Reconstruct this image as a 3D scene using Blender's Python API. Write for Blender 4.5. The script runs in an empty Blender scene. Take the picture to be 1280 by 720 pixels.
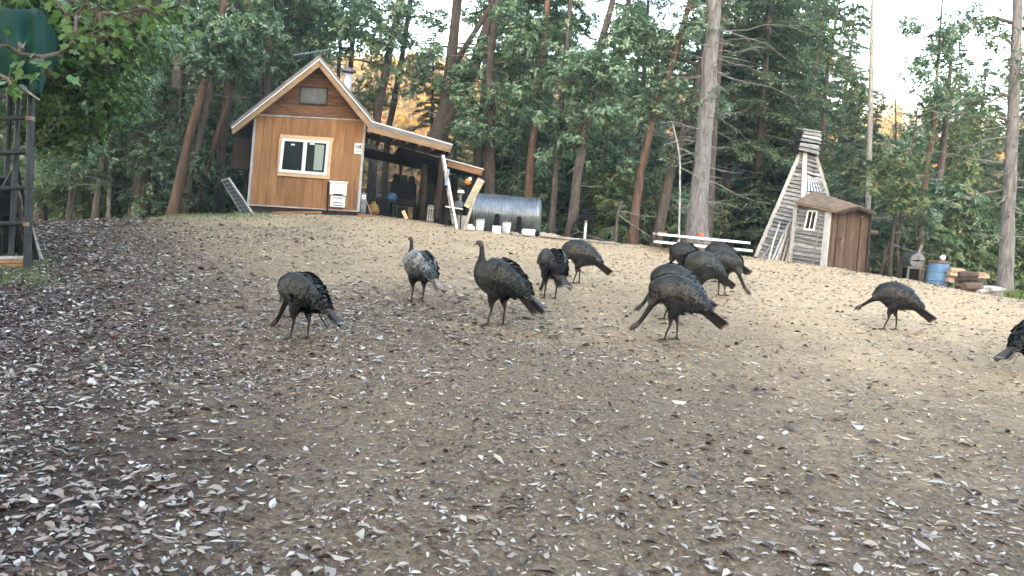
import bpy, bmesh, math, random
import numpy as np
from mathutils import Vector, Matrix, noise as mnoise

# ------------------------------------------------------------------ camera, world, sun, exposure
sc = bpy.context.scene
col = sc.collection
R_ = math.radians
SUN_EL, SUN_AZ = 5.5, 192.0          # low winter sun behind the camera; azimuth clockwise from +Y
PITCH, ROLL, FPX, CAM_H = R_(5.0), R_(4.5), 1000.0, 2.08
CAM = Vector((0, 0, CAM_H))
_F = Vector((0, math.cos(PITCH), -math.sin(PITCH)))
_R0 = Vector((1, 0, 0)); _U0 = Vector((0, math.sin(PITCH), math.cos(PITCH)))
_R = _R0*math.cos(ROLL) + _U0*math.sin(ROLL)
_U = _U0*math.cos(ROLL) - _R0*math.sin(ROLL)
cd = bpy.data.cameras.new('camera'); cam = bpy.data.objects.new('camera', cd); col.objects.link(cam)
cd.sensor_width = 36.0; cd.lens = 36.0*FPX/1280.0; cd.clip_start = 0.05; cd.clip_end = 3000
cam.matrix_world = Matrix(((_R.x, _U.x, -_F.x, CAM.x), (_R.y, _U.y, -_F.y, CAM.y), (_R.z, _U.z, -_F.z, CAM.z), (0, 0, 0, 1)))
sc.camera = cam
w = bpy.data.worlds.new('World'); sc.world = w; w.use_nodes = True
nt = w.node_tree; bg = nt.nodes['Background']
sky = nt.nodes.new('ShaderNodeTexSky'); sky.sky_type = 'NISHITA'; sky.sun_disc = False
sky.sun_elevation = R_(SUN_EL); sky.sun_rotation = R_(SUN_AZ); sky.dust_density = 2.5; sky.air_density = 1.0; sky.ozone_density = 1.0
nt.links.new(sky.outputs[0], bg.inputs[0]); bg.inputs[1].default_value = 0.15
sd = bpy.data.lights.new('sun', 'SUN'); sd.energy = 2.6; sd.angle = R_(0.5); sd.color = (1.0, 0.54, 0.12)
sun = bpy.data.objects.new('sun', sd); col.objects.link(sun)
_sdir = Vector((math.sin(R_(SUN_AZ))*math.cos(R_(SUN_EL)), math.cos(R_(SUN_AZ))*math.cos(R_(SUN_EL)), math.sin(R_(SUN_EL))))
sun.rotation_euler = _sdir.to_track_quat('Z', 'Y').to_euler(); sun.location = (0, -20, 60)
vs = sc.view_settings; vs.view_transform = 'Standard'; vs.look = 'None'; vs.gamma = 1.0; vs.exposure = 4.65
sc.render.engine = 'CYCLES'
cy = sc.cycles
cy.max_bounces = 6; cy.diffuse_bounces = 3; cy.glossy_bounces = 2; cy.transmission_bounces = 3; cy.transparent_max_bounces = 6; cy.volume_bounces = 0

# ------------------------------------------------------------------ geometry of the view and of the terrain
def ray(px, py):
    return _F + _R*((px-640.0)/FPX) - _U*((py-360.0)/FPX)
def at(px, py, d):
    return CAM + ray(px, py)*d
_cx = np.array([50, 150, 300, 450, 580, 640, 700, 800, 940, 1080, 1190, 1280])
_cd = np.array([14.75, 16.1, 18.8, 20.6, 19.3, 19.0, 18.8, 18.6, 17.9, 16.6, 15.2, 14.3])
_ct = (_cx-640)/1000.0 + 0.008
SLOPE = 0.091
def _ss(a, b, x):
    t = np.clip((x-a)/(b-a), 0, 1); return t*t*(3-2*t)
def gz(x, y):
    x = np.asarray(x, float); y = np.asarray(y, float)
    yc = np.interp(x/np.maximum(y, 1.0), _ct, _cd)
    e = y-yc
    k = 1.6                                              # rounding of the crest
    ea = np.clip(e+k/2, 0, k)
    drop = np.where(e+k/2 > 0, (SLOPE+0.065)*(ea*ea/(2*k)) + (SLOPE+0.065)*np.maximum(e-k/2, 0), 0)
    z = SLOPE*np.clip(y, -15, None) - drop
    far = np.maximum(y-42, 0)
    z = z + np.where(far > 0, 0.065*far, 0)               # beyond the mound the forest floor levels out
    z = np.where(y > 42, z, z)
    z = z + _ss(95, 210, y)*(31 - 0.028*x - 0.00008*np.maximum(0, -x)**2) + _ss(210, 420, y)*12
    z = z + _ss(-28, -92, y)*32                           # unseen ridge added behind the camera to keep the clearing in shade
    z = z + 0.022*np.sin(x*2.1+0.7*np.sin(y*1.3))*np.sin(y*2.7+x*0.6)*(np.abs(y) < 60) + 0.012*np.sin(x*5.3+y*1.1)*np.sin(y*6.1-x*1.7)*(np.abs(y) < 60)
    z = z + _ss(60, 140, np.abs(y))*(1.6*np.sin(x*0.05+1)*np.sin(y*0.045) + 0.9*np.sin(x*0.13)*np.sin(y*0.11+2))
    return z
def gp(x, y):
    return Vector((x, y, float(gz(x, y))))
def ground(px, py, dmax=60):
    r = ray(px, py); d = 1.2; prev = d
    while d < dmax:
        p = CAM + r*d
        if p.z < float(gz(p.x, p.y)):
            a, b = prev, d
            for _ in range(16):
                m = (a+b)/2; q = CAM + r*m
                if q.z < float(gz(q.x, q.y)): b = m
                else: a = m
            q = CAM + r*b
            return gp(q.x, q.y)
        prev = d; d += 0.06
    p = CAM + r*20; return gp(p.x, p.y)
def depth(p):
    return (p-CAM).dot(_F)
def gat(px, d):
    """ground point at image column px and depth d"""
    py = 300
    for _ in range(8):
        p = at(px, py, d); z = float(gz(p.x, p.y)); py += (p.z-z)/d*FPX
    p = at(px, py, d); return gp(p.x, p.y)

class Pl:
    """vertical plane through point o with horizontal normal n (towards the camera)"""
    def __init__(s, o, n):
        s.o = Vector(o); s.n = Vector(n).normalized()
    def p(s, px, py, off=0.0):
        r = ray(px, py); o = s.o + s.n*off
        return CAM + r*((o-CAM).dot(s.n)/r.dot(s.n))

# ------------------------------------------------------------------ mesh helpers
_wl = {}
def wl(o):
    return _wl.get(o.name, Vector((0, 0, 0))) if o else Vector((0, 0, 0))
def link(o, parent, world):
    col.objects.link(o)
    if parent is not None: o.parent = parent
    o.location = Vector(world) - wl(parent)
    _wl[o.name] = Vector(world)
    return o
def tag(o, label=None, cat=None, group=None, kind=None):
    if label: o['label'] = label
    if cat: o['category'] = cat
    if group: o['group'] = group
    if kind: o['kind'] = kind
    return o
def thing(name, loc, label, cat, group=None):
    o = bpy.data.objects.new(name, None); o.empty_display_size = 0.1
    link(o, None, loc); return tag(o, label, cat, group)

class MB:
    def __init__(s): s.v = []; s.f = []; s.m = []
    def add(s, vs_, fs, mi=0):
        b = len(s.v); s.v += [tuple(x) for x in vs_]
        for f in fs: s.f.append(tuple(i+b for i in f)); s.m.append(mi)
    def prism(s, front, vec, mi=0):
        n = len(front); vec = Vector(vec)
        vv = [Vector(p) for p in front] + [Vector(p)+vec for p in front]
        fs = [tuple(range(n)), tuple(range(2*n-1, n-1, -1))]
        for i in range(n):
            j = (i+1) % n; fs.append((i, i+n, j+n, j))
        s.add(vv, fs, mi); return s
    def hexa(s, a, b, mi=0):
        """a: 4 points of one face, b: 4 matching points of the other"""
        s.add(list(a)+list(b), [(0, 1, 2, 3), (7, 6, 5, 4), (0, 4, 5, 1), (1, 5, 6, 2), (2, 6, 7, 3), (3, 7, 4, 0)], mi); return s
    def box(s, c, ax, ay, az, mi=0):
        """c centre, ax ay az half-extent vectors"""
        c = Vector(c); ax = Vector(ax); ay = Vector(ay); az = Vector(az)
        s.hexa([c-ax-ay-az, c+ax-ay-az, c+ax+ay-az, c-ax+ay-az], [c-ax-ay+az, c+ax-ay+az, c+ax+ay+az, c-ax+ay+az], mi); return s
    def bar(s, a, b, w_, t_, mi=0, up=None):
        a = Vector(a); b = Vector(b); d = (b-a).normalized()
        u = Vector(up) if up else (Vector((0, 0, 1)) if abs(d.z) < .9 else Vector((0, 1, 0)))
        x = d.cross(u).normalized(); y = x.cross(d).normalized()
        s.box((a+b)/2, x*w_/2, (b-a)/2, y*t_/2, mi); return s
    def tube(s, pts, rad, seg=8, mi=0, cap=True, rough=0.0, rng=None, ridge=None):
        pts = [Vector(p) for p in pts]; n = len(pts)
        if not hasattr(rad, '__len__'): rad = [rad]*n
        vv = []; ref = None
        for i in range(n):
            d = (pts[min(i+1, n-1)]-pts[max(i-1, 0)]).normalized()
            if ref is None: ref = Vector((1, 0, 0)) if abs(d.x) < .8 else Vector((0, 1, 0))
            x = (ref - d*ref.dot(d)).normalized(); ref = x; y = d.cross(x)
            for k in range(seg):
                a = 2*math.pi*k/seg
                r = rad[i]*(1+(rng.uniform(-rough, rough) if rough else 0)+(ridge[(k+i//5) % seg] if ridge else 0))
                vv.append(pts[i]+x*(math.cos(a)*r)+y*(math.sin(a)*r))
        fs = []
        for i in range(n-1):
            for k in range(seg):
                k2 = (k+1) % seg
                fs.append((i*seg+k, i*seg+k2, (i+1)*seg+k2, (i+1)*seg+k))
        if cap:
            fs.append(tuple(range(seg-1, -1, -1))); fs.append(tuple((n-1)*seg+k for k in range(seg)))
        s.add(vv, fs, mi); return s
    def lathe(s, prof, c, seg=20, mi=0, axis=None):
        """prof list of (r, h) along axis from centre c"""
        c = Vector(c); ax = Vector(axis).normalized() if axis else Vector((0, 0, 1))
        t = Vector((1, 0, 0)) if abs(ax.x) < .8 else Vector((0, 1, 0))
        x = (t-ax*t.dot(ax)).normalized(); y = ax.cross(x); vv = []; n = len(prof)
        for r, h in prof:
            for k in range(seg):
                a = 2*math.pi*k/seg; vv.append(c+ax*h+x*(r*math.cos(a))+y*(r*math.sin(a)))
        fs = [(i*seg+k, i*seg+(k+1) % seg, (i+1)*seg+(k+1) % seg, (i+1)*seg+k) for i in range(n-1) for k in range(seg)]
        fs.append(tuple(range(seg-1, -1, -1))); fs.append(tuple((n-1)*seg+k for k in range(seg)))
        s.add(vv, fs, mi); return s
    def ball(s, c, r, seg=12, rings=8, mi=0, sz=1.0):
        prof = [(max(1e-4, r*math.sin(math.pi*i/rings)), -r*sz*math.cos(math.pi*i/rings)) for i in range(rings+1)]
        return s.lathe(prof, c, seg, mi)
    def build(s, name, mats, parent=None, smooth=False, origin=None, bevel=0):
        if not isinstance(mats, (list, tuple)): mats = [mats]
        vv = np.array(s.v, float)
        c = Vector(origin) if origin is not None else Vector(((vv[:, 0].min()+vv[:, 0].max())/2, (vv[:, 1].min()+vv[:, 1].max())/2, vv[:, 2].min()))
        me = bpy.data.meshes.new(name); me.from_pydata((vv-np.array(c)).tolist(), [], s.f)
        for m in mats: me.materials.append(m)
        if len(mats) > 1: me.polygons.foreach_set('material_index', s.m)
        bm = bmesh.new(); bm.from_mesh(me); bmesh.ops.recalc_face_normals(bm, faces=bm.faces)
        if bevel: bmesh.ops.bevel(bm, geom=[e for e in bm.edges], offset=bevel, segments=1, affect='EDGES', clamp_overlap=True)
        bm.to_mesh(me); bm.free()
        if smooth: me.polygons.foreach_set('use_smooth', [True]*len(me.polygons))
        me.update()
        return link(bpy.data.objects.new(name, me), parent, c)

def quadmesh(name, V, Q, mats, mi=None, smooth=False):
    V = np.asarray(V, np.float32).reshape(-1, 3); Q = np.asarray(Q, np.int32).reshape(-1, 4)
    me = bpy.data.meshes.new(name); nq = len(Q)
    me.vertices.add(len(V)); me.vertices.foreach_set('co', V.ravel())
    me.loops.add(nq*4); me.loops.foreach_set('vertex_index', Q.ravel())
    me.polygons.add(nq); me.polygons.foreach_set('loop_start', np.arange(nq, dtype=np.int32)*4)
    me.polygons.foreach_set('loop_total', np.full(nq, 4, np.int32))
    for m in (mats if isinstance(mats, (list, tuple)) else [mats]): me.materials.append(m)
    if mi is not None: me.polygons.foreach_set('material_index', np.asarray(mi, np.int32))
    me.update(calc_edges=True)
    if smooth: me.polygons.foreach_set('use_smooth', np.ones(nq, bool))
    return me

# ------------------------------------------------------------------ materials
def mat(name, c1, c2=None, scale=6.0, stretch=(1, 1, 1), rough=.8, bump=.25, metal=0.0, spec=.3, rand=0.0, island=0.0, c3=None, detail=6, coat=0.0, lo=.32, hi=.68):
    m = bpy.data.materials.new(name); m.use_nodes = True
    t = m.node_tree; N = t.nodes; L = t.links; b = N['Principled BSDF']
    tc = N.new('ShaderNodeTexCoord'); mp = N.new('ShaderNodeMapping'); mp.inputs['Scale'].default_value = stretch
    L.new(tc.outputs['Object'], mp.inputs[0])
    oi = N.new('ShaderNodeObjectInfo')
    if rand or True:
        va = N.new('ShaderNodeVectorMath'); va.operation = 'ADD'; L.new(mp.outputs[0], va.inputs[0])
        sc_ = N.new('ShaderNodeVectorMath'); sc_.operation = 'SCALE'; sc_.inputs[0].default_value = (37, 17, 51); L.new(oi.outputs['Random'], sc_.inputs['Scale']); L.new(sc_.outputs[0], va.inputs[1])
    nz = N.new('ShaderNodeTexNoise'); nz.inputs['Scale'].default_value = scale; nz.inputs['Detail'].default_value = detail; nz.inputs['Roughness'].default_value = .62
    L.new(va.outputs[0], nz.inputs['Vector'])
    cr = N.new('ShaderNodeValToRGB'); cr.color_ramp.elements[0].position = lo; cr.color_ramp.elements[1].position = hi
    cr.color_ramp.elements[0].color = (*c1, 1); cr.color_ramp.elements[1].color = (*(c2 or tuple(x*1.35 for x in c1)), 1)
    if c3:
        e = cr.color_ramp.elements.new(.5*(lo+hi)); e.color = (*c3, 1)
    L.new(nz.outputs[0], cr.inputs[0]); out = cr.outputs[0]
    if rand or island:
        hs = N.new('ShaderNodeHueSaturation'); L.new(out, hs.inputs['Color'])
        mr = N.new('ShaderNodeMapRange'); k = rand or island
        mr.inputs['To Min'].default_value = 1-k; mr.inputs['To Max'].default_value = 1+k
        if island:
            ge = N.new('ShaderNodeNewGeometry'); L.new(ge.outputs['Random Per Island'], mr.inputs[0])
        else: L.new(oi.outputs['Random'], mr.inputs[0])
        L.new(mr.outputs[0], hs.inputs['Value']); out = hs.outputs[0]
    L.new(out, b.inputs['Base Color'])
    b.inputs['Roughness'].default_value = rough; b.inputs['Metallic'].default_value = metal; b.inputs['Specular IOR Level'].default_value = spec
    b.inputs['Coat Weight'].default_value = coat
    if bump:
        bp = N.new('ShaderNodeBump'); bp.inputs['Strength'].default_value = bump; bp.inputs['Distance'].default_value = .02
        L.new(nz.outputs[0], bp.inputs['Height']); L.new(bp.outputs[0], b.inputs['Normal'])
    return m

def leafmat(name, stops, trans=.35, rough=.5, spec=.4, shift=.12):
    """leaf: colour picked per leaf, part of the light passes through"""
    m = bpy.data.materials.new(name); m.use_nodes = True
    t = m.node_tree; N = t.nodes; L = t.links; b = N['Principled BSDF']
    ge = N.new('ShaderNodeNewGeometry'); cr = N.new('ShaderNodeValToRGB'); cr.color_ramp.interpolation = 'LINEAR'
    el = cr.color_ramp.elements
    while len(el) < len(stops): el.new(.5)
    for e, (p, c) in zip(el, stops): e.position = p; e.color = (*c, 1)
    L.new(ge.outputs['Random Per Island'], cr.inputs[0])
    oi = N.new('ShaderNodeObjectInfo'); hs = N.new('ShaderNodeHueSaturation'); mr = N.new('ShaderNodeMapRange')
    mr.inputs['To Min'].default_value = 1-shift*1.6; mr.inputs['To Max'].default_value = 1+shift*1.6
    L.new(oi.outputs['Random'], mr.inputs[0]); L.new(mr.outputs[0], hs.inputs['Value']); L.new(cr.outputs[0], hs.inputs['Color'])
    L.new(hs.outputs[0], b.inputs['Base Color']); b.inputs['Roughness'].default_value = rough; b.inputs['Specular IOR Level'].default_value = spec
    if trans:
        tr = N.new('ShaderNodeBsdfTranslucent'); mx = N.new('ShaderNodeMixShader'); mx.inputs[0].default_value = trans
        L.new(hs.outputs[0], tr.inputs[0]); L.new(b.outputs[0], mx.inputs[1]); L.new(tr.outputs[0], mx.inputs[2])
        L.new(mx.outputs[0], N['Material Output'].inputs[0])
    return m

M = {}
M['siding'] = mat('siding_wood', (.175, .083, .036), (.35, .182, .084), 2.0, (3.2, 3.2, .6), .75, .35, rand=.10, spec=.2, lo=.26, hi=.74)
M['gable_wood'] = mat('gable_wood', (.065, .028, .015), (.20, .095, .045), 3, (.8, 4, 9), .75, .4, rand=.2)
M['dark_wood'] = mat('dark_wood', (.016, .010, .008), (.045, .029, .021), 4, (1, 1, 4), .85, .4, rand=.2)
M['pine_trim'] = mat('pine_trim', (.50, .33, .18), (.66, .47, .29), 3, (2, 2, 6), .6, .15, rand=.08)
M['rake_wood'] = mat('rake_wood', (.19, .115, .06), (.32, .205, .115), 3, (1, 1, 3), .65, .25, rand=.08)
M['porch_wood'] = mat('porch_wood', (.20, .095, .04), (.34, .18, .085), 3, (1, 5, 5), .7, .3, rand=.12)
M['white_paint'] = mat('white_paint', (.70, .70, .72), (.80, .80, .80), 3, rough=.45, bump=.05, rand=.04)
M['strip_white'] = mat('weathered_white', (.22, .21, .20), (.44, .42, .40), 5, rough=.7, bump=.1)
M['roof_metal'] = mat('roof_metal', (.10, .10, .11), (.17, .17, .18), 5, rough=.45, bump=.1, metal=.6, rand=.1)
M['roof_edge'] = mat('roof_edge_metal', (.50, .50, .52), (.62, .62, .62), 5, rough=.4, bump=.05, metal=.4)
M['galv'] = mat('galvanised_steel', (.15, .17, .20), (.27, .30, .34), 5, rough=.38, bump=.1, metal=.75)
M['galv_dull'] = mat('dull_grey_metal', (.10, .11, .12), (.22, .23, .25), 7, rough=.55, bump=.2, metal=.5)
M['black'] = mat('black_stuff', (.003, .003, .0035), (.007, .007, .008), 6, rough=.75, bump=.1, spec=.12)
M['glass'] = mat('window_glass', (.014, .018, .02), (.022, .026, .028), 2, rough=.06, bump=0, spec=.55)
M['glass_grey'] = mat('grey_blue_glass', (.06, .07, .075), (.10, .115, .12), 9, rough=.25, bump=0, spec=.5)  # glass tinted a mottled grey-blue
M['curtain'] = mat('pale_green_curtain', (.22, .27, .24), (.30, .35, .31), 5, (9, 9, .5), .9, .2)
M['grey_wood'] = mat('weathered_grey_wood', (.12, .125, .132), (.33, .338, .35), 4, (1.5, 1.5, 9), .85, .6, rand=.38, c3=(.235, .242, .252))
M['grey_trim'] = mat('pale_grey_trim', (.28, .285, .295), (.46, .465, .475), 4, (4, 4, 1), .8, .3, rand=.08)
M['door_wood'] = mat('brown_board', (.04, .024, .015), (.10, .06, .038), 3, (6, 6, .8), .75, .4, rand=.3)
M['shed_roof'] = mat('bark_brown_roofing', (.085, .058, .040), (.20, .145, .10), 7, rough=.85, bump=.5, c3=(.135, .095, .068))
M['blue'] = mat('blue_plastic', (.075, .155, .30), (.12, .24, .42), 5, rough=.4, bump=.08)
M['rust'] = mat('rusty_metal', (.10, .05, .03), (.24, .18, .15), 8, rough=.7, bump=.3, metal=.2)
M['tarp_green'] = mat('green_tarp', (.002, .021, .016), (.004, .042, .031), 3, rough=.75, bump=.12, spec=.15)
M['pipe_paint'] = mat('dark_pipe', (.008, .011, .014), (.028, .034, .040), 6, rough=.5, bump=.15, metal=.2, rand=.15)
M['straw_board'] = mat('pale_board', (.26, .22, .14), (.42, .37, .25), 4, (1, 1, 5), .7, .2)
M['orange'] = mat('orange_plastic', (.40, .14, .02), (.50, .20, .04), 4, rough=.4, bump=0)
M['red'] = mat('red_plastic', (.75, .06, .03), (.85, .12, .06), 4, rough=.35, bump=0)
M['ochre'] = mat('ochre_cloth', (.17, .10, .03), (.26, .16, .05), 6, rough=.9, bump=.3)
M['solar'] = mat('solar_cell', (.06, .075, .12), (.09, .11, .16), 8, rough=.15, bump=0, spec=.6, rand=.15)
M['navy'] = mat('blue_cloth', (.02, .06, .12), (.04, .10, .18), 6, rough=.85, bump=.2)
M['split_wood'] = mat('split_log_wood', (.26, .16, .10), (.50, .37, .26), 6, (1, 6, 6), .85, .4, rand=.35)
M['log_bark'] = mat('dark_bark_log', (.055, .038, .03), (.14, .10, .08), 8, (1, 5, 5), .9, .6, rand=.3)
M['pole_wood'] = mat('grey_brown_pole', (.17, .14, .12), (.33, .29, .26), 6, (3, 3, 1), .85, .4, rand=.3)
M['bark_grey'] = mat('grey_bark', (.07, .066, .066), (.21, .20, .20), 5, (3, 3, .55), .95, .9, rand=.1, c3=(.135, .128, .128))
M['bark_brown'] = mat('furrowed_brown_bark', (.035, .028, .025), (.13, .105, .092), 6, (3.5, 3.5, .5), .95, .9, rand=.22, c3=(.075, .06, .052))
M['bark_dark'] = mat('dark_bark', (.030, .024, .021), (.10, .08, .07), 6, (3.5, 3.5, .5), .95, .9, rand=.22)
M['bark_red'] = mat('smooth_orange_bark', (.035, .024, .019), (.14, .086, .058), 2.6, (3.5, 3.5, .6), .8, .8, rand=.25, c3=(.085, .05, .034))
M['bark_pale'] = mat('pale_bark', (.20, .195, .19), (.38, .37, .365), 5, (2, 2, 1.2), .8, .3, rand=.1)
M['dead_twig'] = mat('dead_grey_twig', (.13, .12, .115), (.24, .23, .22), 6, rough=.9, bump=.2)
M['twig'] = mat('brown_twig', (.06, .045, .035), (.13, .10, .08), 6, rough=.9, bump=.2)
M['leaf_madrone'] = leafmat('madrone_leaf', [(0, (.055, .115, .060)), (.45, (.13, .225, .12)), (.8, (.23, .33, .19)), (1, (.33, .39, .24))], .32, .36, .5)
M['leaf_oak'] = leafmat('oak_leaf', [(0, (.045, .09, .035)), (.5, (.09, .15, .055)), (.85, (.15, .20, .075)), (1, (.30, .24, .09))], .35, .45)
M['leaf_maple'] = leafmat('bright_vine_leaf', [(0, (.04, .085, .016)), (.5, (.075, .145, .03)), (.85, (.11, .19, .045)), (1, (.20, .26, .10))], .4, .4)
M['needle'] = leafmat('fir_needle', [(0, (.05, .092, .055)), (.5, (.105, .17, .082)), (1, (.18, .245, .115))], .25, .55, .3)
M['needle_blue'] = leafmat('blue_green_needle', [(0, (.075, .125, .080)), (.5, (.15, .225, .12)), (1, (.235, .29, .16))], .3, .55, .3)
M['leaf_gold'] = leafmat('gold_tinted_leaf', [(0, (.14, .07, .01)), (.5, (.22, .13, .018)), (1, (.26, .17, .03))], .4, .6, .2)  # far-slope leaves coloured golden to add to the sunset glow
M['leaf_far'] = leafmat('far_leaf', [(0, (.045, .045, .010)), (.5, (.12, .085, .014)), (1, (.20, .12, .02))], .35, .7, .1)  # leaf tone pushed towards gold to saturate the sunlit slope
M['grass'] = leafmat('grass_blade', [(0, (.06, .12, .03)), (.6, (.12, .19, .06)), (1, (.28, .25, .12))], .3, .6, .2)
M['straw'] = leafmat('straw_bit', [(0, (.20, .15, .09)), (.5, (.40, .31, .20)), (1, (.62, .54, .42))], .1, .8, .15, 0)
M['litter'] = leafmat('dead_leaf', [(0, (.045, .030, .026)), (.26, (.12, .082, .066)), (.40, (.16, .095, .072)), (.58, (.25, .21, .185)), (.78, (.35, .305, .265)), (1, (.50, .465, .43))], .08, .55, .35, 0)
M['litter_dark'] = leafmat('dark_dead_leaf', [(0, (.028, .018, .017)), (.35, (.075, .042, .036)), (.55, (.12, .058, .045)), (.78, (.20, .165, .15)), (.93, (.40, .37, .36)), (1, (.56, .54, .54))], .08, .5, .4, 0)
# ------------------------------------------------------------------ ground
def ground_material():
    m = bpy.data.materials.new('clearing_soil'); m.use_nodes = True
    t = m.node_tree; N = t.nodes; L = t.links; b = N['Principled BSDF']
    g = N.new('ShaderNodeNewGeometry'); P = g.outputs['Position']
    def noise(s, d=6, r=.6):
        n = N.new('ShaderNodeTexNoise'); n.inputs['Scale'].default_value = s; n.inputs['Detail'].default_value = d; n.inputs['Roughness'].default_value = r
        L.new(P, n.inputs['Vector']); return n.outputs[0]
    def ramp(src, stops):
        c = N.new('ShaderNodeValToRGB'); el = c.color_ramp.elements
        while len(el) < len(stops): el.new(.5)
        for e, (p, k) in zip(el, stops): e.position = p; e.color = (*k, 1)
        L.new(src, c.inputs[0]); return c.outputs[0]
    def mix(f, a, c):
        x = N.new('ShaderNodeMix'); x.data_type = 'RGBA'; L.new(f, x.inputs[0]); L.new(a, x.inputs[6]); L.new(c, x.inputs[7]); return x.outputs[2]
    def math_(op, a, v, v2=None):
        x = N.new('ShaderNodeMath'); x.operation = op
        for i, q in enumerate((a, v)):
            if hasattr(q, 'is_linked') or hasattr(q, 'links'): L.new(q, x.inputs[i])
            else: x.inputs[i].default_value = q
        return x.outputs[0]
    fine = noise(24, 10, .78); mid = noise(5, 6); big = noise(.55, 4)
    straw = ramp(fine, [(.30, (.22, .155, .095)), (.50, (.45, .33, .212)), (.70, (.64, .50, .345))])
    dirt = ramp(fine, [(.28, (.055, .040, .029)), (.50, (.17, .125, .088)), (.74, (.34, .265, .195))])
    mould = ramp(fine, [(.30, (.014, .010, .010)), (.52, (.038, .027, .027)), (.75, (.09, .071, .068))])
    forest = ramp(mid, [(.30, (.030, .030, .016)), (.55, (.065, .06, .032)), (.75, (.11, .085, .05))])
    sx = N.new('ShaderNodeSeparateXYZ'); L.new(P, sx.inputs[0])
    X, Y = sx.outputs[0], sx.outputs[1]
    # straw lies on the open top of the mound, leaf mould under the trees at the left, bare earth between
    ydir = math_('ADD', math_('MULTIPLY', Y, .13), math_('MULTIPLY', X, .09))
    f1 = math_('ADD', math_('ADD', ydir, -1.05), math_('MULTIPLY', math_('ADD', big, -.5), 1.6))
    f1 = math_('ADD', f1, math_('MULTIPLY', math_('ADD', mid, -.5), .9))
    c1 = N.new('ShaderNodeClamp'); L.new(f1, c1.inputs[0])
    a = mix(c1.outputs[0], dirt, straw)
    lf = math_('ADD', math_('ADD', math_('MULTIPLY', X, -.34), math_('MULTIPLY', Y, -.16)), math_('MULTIPLY', math_('ADD', big, -.5), 2.2))
    lf = math_('ADD', math_('ADD', lf, .40), math_('MULTIPLY', math_('ADD', mid, -.5), 1.4))
    c2 = N.new('ShaderNodeClamp'); L.new(lf, c2.inputs[0])
    a = mix(c2.outputs[0], a, mould)
    fo = math_('MULTIPLY', math_('ADD', Y, -21.5), .5); c3 = N.new('ShaderNodeClamp'); L.new(fo, c3.inputs[0])
    a = mix(c3.outputs[0], a, forest)
    gold = ramp(mid, [(.30, (.10, .06, .012)), (.55, (.19, .115, .022)), (.75, (.26, .16, .035))])
    c4 = N.new('ShaderNodeClamp'); L.new(math_('MULTIPLY', math_('ADD', Y, -75), .05), c4.inputs[0])
    a = mix(c4.outputs[0], a, gold)                       # dry grass on the far slope, coloured golden to strengthen the sunset glow
    L.new(a, b.inputs['Base Color']); b.inputs['Roughness'].default_value = .95; b.inputs['Specular IOR Level'].default_value = .15
    bp = N.new('ShaderNodeBump'); bp.inputs['Strength'].default_value = .9; bp.inputs['Distance'].default_value = .04
    L.new(math_('ADD', fine, math_('MULTIPLY', mid, 1.5)), bp.inputs['Height']); L.new(bp.outputs[0], b.inputs['Normal'])
    return m
def axis(dense0, dense1, step, lo, hi, grow=1.16):
    a = list(np.arange(dense0, dense1+1e-6, step)); s = step; x = a[-1]
    while x < hi: s *= grow; x += s; a.append(x)
    s = step; x = a[0]; b = []
    while x > lo: s *= grow; x -= s; b.append(x)
    return np.array(b[::-1]+a)
gx = axis(-14, 15, .16, -520, 520); gy = axis(.5, 24, .14, -330, 560)
GX, GY = np.meshgrid(gx, gy); GZ = gz(GX, GY); nx_, ny_ = len(gx), len(gy)
idx = np.arange(nx_*ny_).reshape(ny_, nx_)
gq = np.stack([idx[:-1, :-1], idx[:-1, 1:], idx[1:, 1:], idx[1:, :-1]], -1)
M['soil'] = ground_material()
g_ob = link(bpy.data.objects.new('ground', quadmesh('ground', np.stack([GX, GY, GZ], -1), gq, M['soil'], smooth=True)), None, (0, 0, 0))
tag(g_ob, kind='structure')

# ------------------------------------------------------------------ fallen leaves, straw, grass
def leaf_verts(rng, x, y, z, L, W, tilt=.5):
    """curled leaf of two quads hinged on its midrib; returns verts (n,6,3)"""
    n = len(x); th = rng.uniform(0, 2*math.pi, n)
    d = np.stack([np.cos(th), np.sin(th), rng.uniform(-tilt, tilt, n)*.7], -1); d /= np.linalg.norm(d, axis=1, keepdims=True)
    up = np.stack([rng.normal(0, tilt*.6, n), rng.normal(0, tilt*.6, n), np.ones(n)], -1)
    s = np.cross(d, up); s /= np.linalg.norm(s, axis=1, keepdims=True); u = np.cross(s, d)
    P = np.stack([x, y, z], -1); L = L[:, None]; W = W[:, None]
    curl = rng.uniform(-.35, .75, n)[:, None]; bend = rng.uniform(-.15, .3, n)[:, None]
    a = P - d*L*.5 + u*L*bend*.5; b = P + d*L*.5 + u*L*bend*.6
    V = np.stack([a, P - d*L*.12 + s*W*.5 + u*W*curl, P + d*L*.2 + s*W*.42 + u*W*curl, b, P + d*L*.2 - s*W*.42 + u*W*curl, P - d*L*.12 - s*W*.5 + u*W*curl], 1)
    return V
def leaf_mesh(name, V, m):
    n = len(V); o = np.arange(n)[:, None]*6
    Q = np.stack([o+np.array([0, 1, 2, 3]), o+np.array([0, 3, 4, 5])], 1)
    return quadmesh(name, V.reshape(-1, 3), Q, m)
def scatter(rng, n, d0, d1, dens):
    """points of the clearing in plan, kept with probability dens(x, y)"""
    out = []; tot = 0
    while tot < n:
        k = n*3
        y = np.sqrt(rng.uniform(d0*d0, d1*d1, k)); x = rng.uniform(-1.05, 1.05, k)*y
        keep = rng.uniform(0, 1, k) < dens(x, y)
        out.append(np.stack([x[keep], y[keep]], -1)); tot += int(keep.sum())
    return np.concatenate(out)[:n].T
def patch(x, y):
    return .5+.5*np.sin(x*.9+1.3*np.sin(y*.7))*np.sin(y*1.1+.8*np.sin(x*.8+2))
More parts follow.
